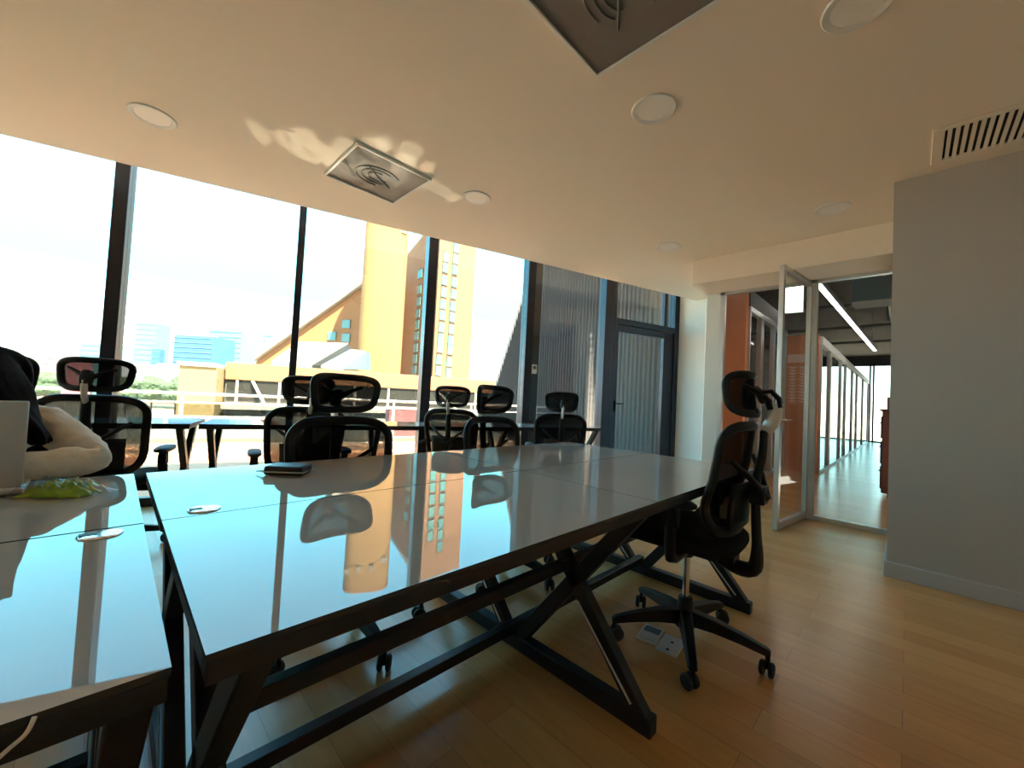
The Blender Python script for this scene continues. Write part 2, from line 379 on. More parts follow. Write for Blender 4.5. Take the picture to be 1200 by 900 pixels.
MB().bx(-0.005, 0.005, WY+0.03, 0.655, 0.045, 2.365).build('pane', M['glass_in'], e, smooth=0)

# corridor ----------------------------------------------------------------
slab('ceiling_corridor', [(GX+0.0, -0.9), (22.4, -0.9), (22.4, 4.3), (7.15, 4.3), (7.15, 2.35), (GX+0.0, 1.6)], 3.4, 3.6, M['dark'], 'dark exposed corridor ceiling')
slab('wall_corridor_right', [(GX+0.05, -0.7), (22.4, -0.7), (22.4, -0.6), (GX+0.05, -0.6)], 0, 3.4, M['wall'])
slab('wall_corridor_left', [(7.2, 4.1), (22.4, 4.1), (22.4, 4.2), (7.2, 4.2)], 0, 3.4, M['greyduct'])
slab('wall_header', [(GX+0.051, -0.6), (GX+0.10, -0.6), (GX+0.10, 1.62), (GX+0.051, 1.62)], 2.40, 3.4, M['white'])
o = slab('wall_orange', [(6.1, 1.60), (6.22, 1.60), (6.22, 2.05), (6.1, 2.05)], 0, 2.74, M['orange'], 'orange wall end beside the corridor showcase')
# orange panel at the step of the corridor, with paper triangle pattern
o = slab('wall_orange_step', [(8.6, 1.12), (8.72, 1.12), (8.72, 1.66), (8.6, 1.66)], 0, 2.42, M['orange'], 'orange wall panel with rows of paler triangles seen through the open door')
mb = MB(); mb.bx(8.594, 8.5995, 1.24, 1.56, 1.93, 2.08)
for rr in range(6):
    z = 1.86-rr*0.11
    for k in range(2):
        y0 = 1.24+k*0.16
        mb.prism([(8.594, y0, z), (8.594, y0+0.16, z), (8.594, y0+0.08, z-0.05)], (0, 0, 0), (0.0055, 0, 0))
        mb.prism([(8.594, y0+0.01, z-0.06), (8.594, y0+0.15, z-0.06), (8.594, y0+0.08, z-0.10)], (0, 0, 0), (0.0055, 0, 0))
d = mb.build('triangle_decal', M['orange_l'], o, smooth=0)
# showcase 1: glazed front y=1.6, x 6.22 -> 8.6
e = sempty('window_10', (6.22, 1.60, 0), 0, 'glass shop front in the corridor with a pale head rail')
mb = MB(); mb.bx(0, 2.38, -0.02, 0.06, 2.50, 2.74)
mb.build('head_panel', M['greyduct'], e, bevel=0.003)
mb = MB(); mb.bx(0, 2.38, -0.03, 0.05, 2.43, 2.50).bx(0, 2.38, -0.03, 0.05, 0, 0.06)
for x in (0.0, 0.62, 0.70, 1.45, 2.33): mb.bx(x, x+0.05, -0.025, 0.045, 0.06, 2.43)
mb.build('frame', M['alu'], e, bevel=0.003)
for x0, x1 in ((0.05, 0.62), (0.75, 1.45), (1.50, 2.33)): MB().bx(x0, x1, 0.0, 0.008, 0.06, 2.43).build('pane', M['glass_in'], e, smooth=0)
# furnishing behind showcase 1: dark back and shelves
slab('wall_shop_back', [(7.2, 3.2), (20.5, 3.2), (20.5, 3.3), (7.2, 3.3)], 0, 3.4, M['dark'])
t = thing('shelf_unit', 'dark shelf unit with pale folded goods behind the corridor glass front', 'shelf', (7.25, 2.75, 0))
mb = MB()
for z in (0.06, 0.5, 0.9, 1.3, 1.7, 2.1): mb.bx(0, 1.5, -0.16, 0.16, z-0.015, z+0.015)
mb.bx(-0.02, 0, -0.16, 0.16, 0, 2.115).bx(1.5, 1.52, -0.16, 0.16, 0, 2.115).bx(-0.02, 1.52, 0.16, 0.18, 0, 2.115)
mb.build('carcass', M['greyduct'], t, bevel=0.002)
for z in (0.5, 0.9, 1.3, 1.7):
    for k in range(4):
        x = 0.2+k*0.36
        b = tag(MB().prism([(x-0.12, -0.10, 0), (x+0.12, -0.10, 0), (x+0.09, -0.10, 0.09), (x, -0.10, 0.15), (x-0.09, -0.10, 0.09)], (0, 0, 0), (0, 0.2, 0)).build('folded_goods', M['white'], None, bevel=0.004), 'pale peaked item on the shelves behind the corridor glass', 'folded item', 'pale folded items on the corridor shelves')
        b.location = (7.25, 2.75, z+0.0155)
# showcase 2: glazed front y=1.1, x 8.72 -> 20.6
e = sempty('window_11', (8.72, 1.10, 0), 0, 'long glazed office front running down the corridor')
mb = MB(); mb.bx(0, 11.9, -0.03, 0.05, 2.26, 2.40); mb.build('head_rail', M['white'], e, bevel=0.003)
mb = MB(); mb.bx(0, 11.9, -0.025, 0.04, 0, 0.05)
xs = [0.0, 1.1, 1.22, 2.9, 3.9, 5.6, 7.0, 9.2, 11.85]
for x in xs: mb.bx(x, x+0.05, -0.025, 0.04, 0.05, 2.26)
mb.build('frame', M['alu'], e, bevel=0.003)
for i in range(len(xs)-1):
    if xs[i+1]-xs[i] > 0.3: MB().bx(xs[i]+0.05, xs[i+1], 0.0, 0.008, 0.05, 2.26).build('pane', M['glass_in'], e, smooth=0)
# end window of the corridor
e = sempty('window_12', (21.2, 0, 0), 0, 'tall bright window closing the corridor')
mb = MB()
for y in (-0.6, 0.95, 1.05, 2.4, 4.05): mb.bx(-0.04, 0.04, y, y+0.06, 0, 3.4)
mb.bx(-0.04, 0.04, -0.6, 4.1, 0, 0.05).bx(-0.04, 0.04, -0.6, 4.1, 3.0, 3.4)
mb.build('frame', M['mullion'], e, bevel=0.003)
for y0, y1 in ((-0.54, 0.95), (1.11, 2.4), (2.46, 4.05)): MB().bx(-0.004, 0.004, y0, y1, 0.05, 3.0).build('pane', M['glass_in'], e, smooth=0)
# corridor ceiling furniture
t = thing('pendant_light', 'long white linear light hanging along the corridor', 'light', (5.6, 0.78, 2.58), -0.03)
MB().bx(0, 7.0, -0.035, 0.035, 0.0, 0.07).build('housing', M['alu'], t, bevel=0.003)
MB().bx(0.02, 6.98, -0.028, 0.028, -0.008, -0.0005).build('diffuser', M['led'], t)
for x in (0.6, 3.5, 6.4): MB().cyl((x, 0, 0.07), (x, 0, 0.82), 0.003, 6).build('suspension_wire', M['pipe'], t)
o = tag(MB().bx(7.4, 7.9, -0.5, 0.6, 2.66, 3.05).build('air_duct', M['greyduct'], bevel=0.01), 'grey box duct crossing under the dark corridor ceiling', 'duct')
k = 0
for x, z in ((9.0, 2.95), (11.0, 2.90), (13.5, 2.92)):
    lab = ['grey pipe crossing the corridor just behind the box duct', 'second grey pipe crossing the corridor ceiling behind the duct', 'farthest grey pipe crossing under the dark corridor ceiling'][k]; k += 1
    tag(MB().cyl((x, -0.55, z), (x, 3.0, z), 0.035, 12).build('ceiling_pipe', M['pipe']), lab, 'pipe', 'pipes under the corridor ceiling')
tag(MB().cyl((6.4, 0.25, 2.98), (19, 0.25, 2.98), 0.03, 12).build('ceiling_pipe', M['pipe']), 'long grey pipe running lengthwise under the corridor ceiling', 'pipe', 'pipes under the corridor ceiling')
p = onpl(929, 351, [1, 0, 0], 8.4)
t = thing('panel_light', 'bright white lit panel hanging above the orange corridor wall', 'light', tuple(p))
MB().bx(-0.0, 0.05, -0.16, 0.16, -0.24, 0.24).build('housing', M['alu'], t, bevel=0.003)
MB().bx(-0.012, -0.0005, -0.145, 0.145, -0.225, 0.225).build('diffuser', M['led'], t)
for s in (-1, 1): MB().cyl((0.025, s*0.12, 0.24), (0.025, s*0.12, 3.4-p[2]), 0.004, 6).build('suspension_wire', M['pipe'], t)
# red brown cabinet
t = thing('wooden_cabinet', 'red brown wooden cabinet standing in the corridor with a carton on top', 'cabinet', (7.5, 0.0, 0))
MB().bx(-0.35, 0.45, -0.40, 0.24, 0.05, 1.12).build('body', M['mahog'], t, bevel=0.008)
MB().bx(-0.38, 0.48, -0.43, 0.265, 1.12, 1.15).build('top', M['mahog'], t, bevel=0.006)
MB().bx(-0.33, 0.43, -0.38, 0.18, 0, 0.05).build('plinth', M['plastic'], t)
for z0 in (0.10, 0.43, 0.76):
    dr = MB().bx(-0.30, 0.40, 0.24, 0.255, z0, z0+0.29).build('drawer', M['mahog'], t, bevel=0.004)
    MB().cyl((0.05, 0.255, z0+0.2), (0.05, 0.28, z0+0.2), 0.012).build('knob', M['chrome'], dr)
t = thing('carton_box', 'brown carton lying on top of the wooden cabinet', 'box', (7.5, -0.05, 1.151))
MB().bx(-0.25, 0.3, -0.22, 0.25, 0, 0.16).build('carton', M['cardboard'], t, bevel=0.004)
MB().bx(-0.252, 0.302, -0.02, 0.05, 0.1605, 0.162).build('tape', M['paper'], t)

# ceiling fittings ----------------------------------------------------------
LD = [((0.07, 3.29), 'round recessed ceiling light near the windows at far left'),
      ((1.99, 2.51), 'round recessed ceiling light beside the square vent by the windows'),
      ((1.98, 1.00), 'round recessed ceiling light below the larger dark square vent'),
      ((1.97, 0.16), 'round recessed ceiling light cut by the top edge of the photo'),
      ((3.89, 0.44), 'round recessed ceiling light nearest the grey wall corner'),
      ((3.875, 1.74), 'smallest looking round recessed ceiling light before the terrace door')]
first = None
for (x, y), lab in LD:
    if first is None:
        t = thing('ceiling_light', lab, 'light', (x, y, CEIL), 0, 'round recessed ceiling lights')
        MB().lathe([(0.088, 0.0), (0.088, -0.004), (0.112, -0.007), (0.117, -0.003), (0.117, 0.0)], 40).build('trim_ring', M['white'], t)
        MB().lathe([(0.001, -0.0035), (0.087, -0.0035), (0.0875, 0.0)], 40).build('diffuser', M['lampdiff'], t)
        first = t
    else:
        t = copy_tree(first); t.location = (x, y, CEIL); t['label'] = lab
def vent(x, y, lab):
    t = thing('ceiling_vent', lab, 'vent', (x, y, CEIL), 0, 'square ceiling vents')
    s = 0.285
    mb = MB(); w = 0.014
    for a0, a1, b0, b1 in ((-s, s, -s, -s+w), (-s, s, s-w, s), (-s, -s+w, -s+w, s-w), (s-w, s, -s+w, s-w)): mb.bx(a0, a1, b0, b1, -0.018, 0.0)
    mb.build('frame', M['white'], t, bevel=0.002)
    MB().bx(-s+w, s-w, -s+w, s-w, -0.008, -0.0015).build('plate', M['ventplate'], t)
    mb = MB()
    for q in range(3):
        R_ = 0.07+0.045*q
        mb.tube([(R_*math.cos(a), R_*0.8*math.sin(a), -0.010) for a in np.linspace(0.3+q*0.5, 4.8+q*0.4, 26)], 0.004, 8)
    mb.tube([(-0.12, -0.1, -0.010), (0.0, 0.0, -0.012), (0.13, 0.08, -0.010)], 0.005, 8)
    mb.build('swirl_vanes', M['ventplate'], t)
    return t
vent(1.30, 2.83, 'square brushed metal ceiling vent near the windows, in the light patch')
vent(1.30, 0.82, 'dark square ceiling vent overhead, cut by the top edge of the photo')
t = thing('air_grille', 'long white slatted air grille in the ceiling along the grey wall', 'grille', (3.34, -0.09, CEIL))
mb = MB(); Lg = 1.2; x0, x1 = -0.215, 0.205
mb.bx(x0, x1, -0.035, 0.01, -0.012, 0).bx(x0, x1, -Lg, -Lg+0.035, -0.012, 0).bx(x0, x0+0.03, -Lg+0.035, -0.035, -0.012, 0).bx(x1-0.035, x1, -Lg+0.035, -0.035, -0.012, 0)
mb.build('frame', M['ceiling'], t, bevel=0.002)
mb = MB()
y = -0.055
while y > -Lg+0.05:
    mb.box(((x0+x1)/2, y, -0.006), (x1-x0-0.064, 0.017, 0.009)); y -= 0.0305
mb.build('slats', M['ceiling'], t)
MB().bx(x0+0.03, x1-0.035, -Lg+0.035, -0.035, -0.0012, -0.0002).build('duct_shade_sheet', M['duct_shade'], t)  # flat dark sheet behind the slats, painted as the duct's shade
# ------------------------------------------------------------------ desks
def desk(name, label, cat, loc, rz, x_seams, rows, zt=0.74, grom=(), group=None, rails=True, inset=0.068):
    """x_seams: segment boundaries along local x; rows: list of (y0,y1) rows, front first"""
    t = thing(name, label, cat, loc, rz, group)
    g = 0.0022
    for (y0, y1) in rows:
        for a, b in zip(x_seams[:-1], x_seams[1:]):
            tp = MB()
            tp.add([(a+g, y0+g, zt), (b-g, y0+g, zt), (b-g, y1-g, zt), (a+g, y1-g, zt), (a+g, y0+g, zt-0.009), (b-g, y0+g, zt-0.009), (b-g, y1-g, zt-0.009), (a+g, y1-g, zt-0.009)], [(0, 1, 2, 3)], 0)
            n_ = len(tp.v)-8; tp.f += [[4, 7, 6, 5], [0, 4, 5, 1], [1, 5, 6, 2], [2, 6, 7, 3], [3, 7, 4, 0]]; tp.mi += [1]*5
            tp.build('tabletop', [M['top'], M['edge']], t, smooth=0)
    ymin, ymax = rows[0][0], rows[-1][1]
    # under-top frame
    mb = MB(); zz0, zz1 = zt-0.039, zt-0.0095; w = 0.035
    for (y0, y1) in rows:
        if y0 == ymin: mb.bx(x_seams[0]+0.004, x_seams[-1]-0.004, y0+0.004, y0+w, zz0, zz1)
        if y1 == ymax: mb.bx(x_seams[0]+0.004, x_seams[-1]-0.004, y1-w, y1-0.004, zz0, zz1)
        else: mb.bx(x_seams[0]+0.004, x_seams[-1]-0.004, y1-0.025, y1+0.025, zt-0.026, zz1)
        for x in x_seams:
            xa = min(max(x-0.0275, x_seams[0]+0.004), x_seams[-1]-0.059)
            mb.bx(xa, xa+0.055, y0+w, y1-w, zz0+0.002, zz1)
    mb.build('apron', M['steel_black'], t, bevel=0.002)
    # crossed legs per row with floor bars
    for x in x_seams:
        xa = min(max(x, x_seams[0]+inset), x_seams[-1]-inset)
        for (y0, y1) in rows:
            mb = MB(); th = 0.042
            A = (xa, y0+0.02, 0.03); B = (xa, y1-0.045, zz0+0.008); Cc = (xa, y1-0.03, 0.03); D = (xa, y0+0.05, zz0+0.008)
            mb.bar(A, B, 0.055, th, (1, 0, 0)); mb.bar(Cc, D, 0.055, th, (1, 0, 0))
            mb.bar((xa, y0-0.012, 0.025), (xa, y1-0.002, 0.025), 0.06, 0.05, (1, 0, 0))
            lg = mb.build('leg_frame', M['steel_black'], t, bevel=0.004)
            # thin silver strip along the lower half of one crossed bar
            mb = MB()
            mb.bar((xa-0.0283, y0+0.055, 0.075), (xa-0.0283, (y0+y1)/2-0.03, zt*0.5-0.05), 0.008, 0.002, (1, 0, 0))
            lgs = mb.build('leg_strip', M['silver'], lg)
    if rails:
        for (y0, y1) in rows:
            ym = (y0+y1)/2+0.038
            MB().bx(x_seams[0]+0.06, x_seams[-1]-0.06, ym-0.016, ym+0.016, 0.412, 0.452).build('stretcher', M['steel_black'], t, bevel=0.003)
        yy = rows[0][1]
        MB().bx(x_seams[0]+0.03, x_seams[-1]-0.03, yy-0.02, yy+0.02, 0.052, 0.092).build('floor_stretcher', M['steel_black'], t, bevel=0.003)
    for (gx, gy) in grom:
        q = MB().lathe([(0.001, 0.004), (0.026, 0.004), (0.033, 0.002), (0.034, 0.0)], 32).build('cable_grommet', M['chrome'], t)
        q.location = (gx, gy, zt+0.0003)
        z_ = MB().bx(-0.03, -0.004, -0.008, 0.008, 0.0042, 0.0052).build('slot', M['plastic'], q)
    return t
TX0, TY0 = 0.092, 0.575
main = desk('workstation_table', 'long white glass workstation table in the middle, black crossed legs', 'table', (TX0, TY0, 0), 0, [0, 1.19, 2.38], [(0, 0.62), (0.62, 1.25)], grom=[(0.085, 0.665)])
left = desk('workstation_table', 'white glass workstation table at left edge, with laptop on it', 'table', (0.066, TY0, 0), 0, [-2.38, -1.19, 0], [(0, 0.615), (0.618, 1.25)], grom=[(-0.068, 0.573)], inset=0.032)
bench_r = desk('window_bench', 'long narrow white glass bench desk along the windows, right run', 'desk', W(-0.655, 3.70, 0), WA, [0, 1.30, 2.60, 3.90], [(0, 0.55)], rails=False)
bench_l = desk('window_bench', 'white glass bench desk by the windows at left, beyond the seated person', 'desk', W(-0.70, 3.70, 0), WA, [-2.60, -1.30, 0], [(0, 0.55)], rails=False)

# ------------------------------------------------------------------ chairs
def squircle(a, n=4.0):
    c, s = math.cos(a), math.sin(a)
    return math.copysign(abs(c)**(2/n), c), math.copysign(abs(s)**(2/n), s)
def make_chair():
    t = thing('office_chair', 'x', 'chair')
    # star base
    mb = MB(); mb.lathe([(0.001, 0.075), (0.042, 0.075), (0.045, 0.10), (0.034, 0.16), (0.030, 0.205), (0.001, 0.205)], 24)
    for k in range(5):
        a = 2*PI*k/5+PI/2
        ca, sa = math.cos(a), math.sin(a)
        def cr(r_, zc, w, hh): return [(ca*r_-sa*x, sa*r_+ca*x, zc+z) for x, z in ((-w, -hh), (w, -hh), (w*0.75, hh), (-w*0.75, hh))]
        secs = [cr(0.03, 0.125, 0.032, 0.030), cr(0.12, 0.122, 0.028, 0.025), cr(0.22, 0.108, 0.023, 0.019), cr(0.31, 0.090, 0.019, 0.014), cr(0.325, 0.086, 0.014, 0.010)]
        vs = sum(secs, []); fs = [(3, 2, 1, 0), (16, 17, 18, 19)]
        for i in range(4):
            for j in range(4): fs.append((i*4+j, i*4+(j+1) % 4, (i+1)*4+(j+1) % 4, (i+1)*4+j))
        mb.add(vs, fs)
    mb.build('star_base', M['plastic'], t, bevel=0.004)
    for k in range(5):
        a = 2*PI*k/5+PI/2; x, y = math.cos(a)*0.315, math.sin(a)*0.315
        tw = a+0.9+k*0.7
        mb = MB(); mb.cyl((0, 0, 0.05), (0, 0, 0.088), 0.009, 10); mb.box((0, 0.006, 0.045), (0.014, 0.034, 0.03))
        cs = mb.build('caster', M['plastic'], t, bevel=0.003); cs.location = (x, y, 0); cs.rotation_euler = (0, 0, tw)
        for s in (-1, 1):
            MB().lathe([(0.006, s*0.007), (0.024, s*0.007), (0.029, s*0.011), (0.029, s*0.020), (0.023, s*0.025), (0.004, s*0.026)], 20, (0, 0.012, 0.0292), axis='x').build('wheel', M['rubber'], cs)
    mb = MB(); mb.cyl((0, 0, 0.20), (0, 0, 0.365), 0.0145, 16)
    mb.build('gas_lift', M['chrome'], t)
    up = []
    mb = MB(); mb.box((0, -0.01, 0.352), (0.13, 0.26, 0.045)); mb.box((0, -0.15, 0.352), (0.09, 0.10, 0.035)); mb.cyl((0.06, 0.03, 0.352), (0.20, 0.03, 0.350), 0.006, 8); mb.box((0.21, 0.03, 0.35), (0.05, 0.022, 0.008)); mb.cyl((0, 0, 0.30), (0, 0, 0.34), 0.026, 16)
    up.append(mb.build('mechanism', M['plastic'], t, bevel=0.006))
    # seat: rounded waterfall cushion
    mb = MB(); nu = 48
    def ring(sc, z):
        out = []
        for i in range(nu):
            a = 2*PI*i/nu; x, y = squircle(a, 3.6)
            yy = y*0.245*sc; xx = x*0.25*sc*(1.0-0.06*(1 if y < 0 else -0.4)*abs(y))
            dz = -0.035*max(0, (yy-0.13)/0.12)**2 + 0.012*abs(xx/0.25)**2
            out.append((xx, yy+0.02, z+dz))
        return out
    prof = [(0.0, 0.372), (0.80, 0.372), (0.96, 0.380), (1.0, 0.400), (0.99, 0.420), (0.93, 0.436), (0.80, 0.442), (0.4, 0.438), (0.0, 0.436)]
    vs = []
    for sc, z in prof: vs += ring(max(sc, 0.001), z)
    fs = []
    for j in range(len(prof)-1):
        for i in range(nu): fs.append((j*nu+i, j*nu+(i+1) % nu, (j+1)*nu+(i+1) % nu, (j+1)*nu+i))
    up.append(mb.add(vs, fs).build('seat', M['fabric'], t, smooth=60))
    # backrest surface
    z0, z1 = 0.475, 0.905
    def back(u, v, off=0.0):     # u in -1..1, v 0..1
        hw = 0.210+0.030*v-0.02*max(0, v-0.85)/0.15
        x = u*hw; z = z0+(z1-z0)*v
        y = -0.205-0.035*v + 0.052*u*u + 0.03*math.exp(-((v-0.25)/0.22)**2)
        return Vector((x, y-off, z))
    N = 64; pts = []
    for i in range(N):
        a = 2*PI*i/N; u, v = squircle(a, 5.0); pts.append(back(u, (v+1)/2))
    fr = MB().tube(pts, 0.017, 10, True, sx=1.0, sy=1.25).build('back_frame', M['plastic'], t); up.append(fr)
    nn = 21
    def bm_(a, b):
        u0, v0 = a*2-1, b*2-1
        # square -> squircle disc
        m = max(abs(u0), abs(v0))
        if m < 1e-6: return tuple(back(0, 0.5))
        ang = math.atan2(v0, u0); u, v = squircle(ang, 5.0)
        return tuple(back(u*m, (v*m+1)/2, 0.002))
    up.append(MB().grid(bm_, nn, nn).build('back_mesh', M['net'], t, smooth=80))
    # lumbar support behind the mesh
    mb = MB(); mb.grid(lambda a, b: tuple(back((a*2-1)*0.70, 0.05+0.42*b, 0.030+0.015*math.sin(PI*b))), 15, 7)
    up.append(mb.build('lumbar_pad', M['plastic'], t, solid=0.012, smooth=60))
    # spine: bent arm from under the seat up behind the back
    sp = smooth_path([(0, -0.12, 0.345), (0, -0.19, 0.318), (0, -0.258, 0.325), (0, -0.272, 0.39), (0, -0.266, 0.50), (0, -0.262, 0.60), (0, -0.264, 0.70), (0, -0.280, 0.80), (0, -0.282, 0.89)], 4)
    mb = MB()
    for i in range(len(sp)-1): pass
    mb.tube(sp, [0.026+0.012*math.sin(PI*min(1, i/14))-0.008*i/len(sp) for i in range(len(sp))], 12, sx=1.25, sy=0.8)
    for s in (-1, 1): mb.tube([(0, -0.30, 0.62), (s*0.09, -0.262, 0.70), (s*0.175, -0.21, 0.77)], [0.016, 0.013, 0.010], 8)
    mb.box((0, -0.272, 0.63), (0.085, 0.055, 0.07))
    up.append(mb.build('back_spine', M['plastic'], t, bevel=0.004))
    # headrest
    hz0, hz1 = 0.955, 1.115
    def head(u, v, off=0.0):
        hw = 0.157-0.022*(1-v)
        return Vector((u*hw, -0.245+0.068*u*u-off+0.018*(v-0.5)-0.02*math.sin(PI*v)*0, hz0+(hz1-hz0)*v))
    pts = []
    for i in range(56):
        a = 2*PI*i/56; u, v = squircle(a, 4.0); pts.append(head(u, (v+1)/2))
    hf = MB().tube(pts, 0.0135, 10, True, sx=1.0, sy=1.3).build('headrest_frame', M['plastic'], t); up.append(hf)
    def hm(a, b):
        u0, v0 = a*2-1, b*2-1; m = max(abs(u0), abs(v0))
        if m < 1e-6: return tuple(head(0, 0.5))
        ang = math.atan2(v0, u0); u, v = squircle(ang, 4.0)
        return tuple(head(u*m, (v*m+1)/2, 0.001))
    up.append(MB().grid(hm, 17, 13).build('headrest_mesh', M['net'], t, smooth=80))
    mb = MB()
    for s in (-1, 1): mb.tube([(0, -0.275, 1.01), (s*0.05, -0.265, 1.045), (s*0.10, -0.23, 1.07)], [0.014, 0.011, 0.008], 8)
    mb.tube([(0, -0.27, 1.035), (0, -0.295, 1.01), (0, -0.305, 0.975)], [0.016, 0.017, 0.016], 10, sx=1.6, sy=0.8)
    mb.tube([(0, -0.270, 1.045), (0, -0.305, 1.05), (0, -0.332, 1.02), (0, -0.337, 0.985)], [0.012, 0.013, 0.013, 0.011], 10, sx=1.6, sy=0.8)
    mb.tube([(0, -0.265, 0.97), (0, -0.24, 0.957)], 0.014, 8, sx=1.6)
    up.append(mb.build('headrest_bracket', M['plastic'], t))
    mb = MB(); mb.tube([(0, -0.322, 1.005), (0, -0.320, 0.96), (0, -0.308, 0.92), (0, -0.290, 0.888)], [0.016, 0.018, 0.018, 0.016], 12, sx=1.5, sy=0.7)
    up.append(mb.build('headrest_link', M['silver'], t)); up[-1]['label'] = 'silver headrest link'
    # arms
    for s in (-1, 1):
        mb = MB(); mb.tube([(s*0.10, -0.03, 0.362), (s*0.22, -0.03, 0.358), (s*0.275, -0.03, 0.375), (s*0.285, -0.03, 0.43), (s*0.285, -0.03, 0.578)], [0.018, 0.018, 0.02, 0.021, 0.018], 12, sx=1.0, sy=1.3)
        mb.box((s*0.285, -0.03, 0.53), (0.042, 0.062, 0.07))
        ar = mb.build('armrest', M['plastic'], t, bevel=0.004)
        vs = []; fs = []; n2 = 28; prof = [(0.88, 0.578), (1.0, 0.584), (1.0, 0.596), (0.9, 0.604), (0.001, 0.606)]
        for sc, z in prof:
            for i in range(n2):
                x, y = squircle(2*PI*i/n2, 3.0); vs.append((s*0.285+x*0.042*sc, 0.0+y*0.125*sc, z))
        for j in range(4):
            for i in range(n2): fs.append((j*n2+i, j*n2+(i+1) % n2, (j+1)*n2+(i+1) % n2, (j+1)*n2+i))
        fs.append(tuple(range(n2))[::-1])
        MB().add(vs, fs).build('arm_pad', M['rubber'], ar, smooth=60)
        up.append(ar)
    return t
proto = make_chair()
def place_chair(c, x, y, rz, label, dz=0.0, first=False, brot=0.0):
    o = proto if first else copy_tree(proto)
    o.location = (x, y, 0); o.rotation_euler = (0, 0, rz); o['label'] = label; o['group'] = 'black mesh office chairs'
    if dz:
        for k in children(o):
            n0 = k.name.split('.')[0]
            if brot and n0 in ('star_base', 'caster'):
                k.location = Matrix.Rotation(brot, 3, 'Z') @ k.location; k.rotation_euler.z += brot
            if n0 not in ('star_base', 'caster', 'gas_lift'): k.location.z += dz
            if n0 == 'gas_lift': k.scale.z = 1+dz/0.165; k.location.z = -0.20*dz/0.165
    return o
CH = [
    (1.868, 0.697, 0.03, 'nearest black mesh office chair, side on, at right end of the table', 0.085),
    (0.778, 1.70, PI, 'black mesh office chair behind the black wallet, pushed under the table', 0.0),
    (1.745, 1.70, PI+0.05, 'black mesh office chair at the middle table, next one right of the wallet chair', 0.0),
    (-0.40, 2.36, PI-0.1, 'black mesh office chair the person in cream sits on', 0.0),
]
WC = [(107, 3.03, WA-0.0, 'black mesh office chair with silver headrest link, just right of the seated person', 0.03),
      (364, 3.00, WA+0.1, 'black mesh office chair at the window bench, half hidden by the wallet chair', 0.0),
      (529, 3.40, WA-0.6, 'black mesh office chair at the window bench, just right of the third mullion', 0.0),
      (660, 3.10, WA-0.5, 'black mesh office chair at the bench, farthest right before the terrace door', 0.0)]
# exact lift order: proto itself is moved last so copies stay clean
for (x, y, rz, lab, dz), br in zip(CH[1:], (17, -27, 10)): place_chair(None, x, y, rz, lab, dz, brot=math.radians(br))
for px, c, rz, lab, dz in WC:
    rr = ray(px, 450); k = c/(WN @ np.array(rr)); p = rr*k     # headrest point on that offset
    hx, hy_ = 0.0, -0.24
    x = p[0]-(-math.sin(rz)*hy_); y = p[1]-(math.cos(rz)*hy_)
    place_chair(None, x, y, rz, lab, dz)
x, y, rz, lab, dz = CH[0]; place_chair(None, x, y, rz, lab, dz, first=True, brot=math.radians(62.6-90)-rz)

# ------------------------------------------------------------------ small things
# laptop
t = thing('laptop', 'open silver grey laptop seen from behind, in front of the person', 'laptop', (-0.32, 1.62, 0.7402), 0.02)
MB().bx(-0.17, 0.17, 0.0, 0.235, 0.004, 0.018).build('base', M['lapgrey'], t, bevel=0.004)
MB().bx(-0.15, 0.15, 0.03, 0.13, 0.0182, 0.0196).build('keyboard', M['plastic'], t)
MB().bx(-0.05, 0.05, 0.145, 0.215, 0.0182, 0.0188).build('trackpad', M['silver'], t)
R_ = Matrix.Rotation(math.radians(8), 3, 'X')
ld = MB().box(R_ @ Vector((0, 0, 0.118)) + Vector((0, -0.004, 0.018)), (0.34, 0.007, 0.225), R_).build('lid', M['lapgrey'], t, bevel=0.003)
MB().box(R_ @ Vector((0, 0.0042, 0.118)) + Vector((0, -0.004, 0.018)), (0.32, 0.0006, 0.20), R_).build('screen', M['screen'], ld)
MB().cyl((-0.13, 0.002, 0.016), (0.13, 0.002, 0.016), 0.006, 10).build('hinge', M['plastic'], t)
MB().bx(-0.14, 0.14, 0.02, 0.21, 0.0, 0.004).build('rubber_foot', M['rubber'], t)
# wallet
t = thing('wallet', 'black zipped wallet lying on the middle table', 'wallet', (0.468, 1.588, 0.7403), math.radians(-40))
MB().bx(-0.070, 0.062, -0.045, 0.045, 0.0, 0.033).build('cover', M['leather'], t, bevel=0.009, seg=3)
MB().tube([(-0.0755, -0.046, 0.013), (0.066, -0.046, 0.013), (0.066, 0.046, 0.013), (-0.0755, 0.046, 0.013)], 0.0022, 6, True).build('zip', M['silver'], t)
mb = MB(); mb.tube([(-0.074, 0.03, 0.013), (-0.09, 0.035, 0.014), (-0.105, 0.042, 0.012)], 0.002, 6); mb.tube([(-0.074, -0.02, 0.013), (-0.095, -0.02, 0.010), (-0.108, -0.012, 0.008)], 0.002, 6)
mb.build('zip_pull', M['plastic'], t)
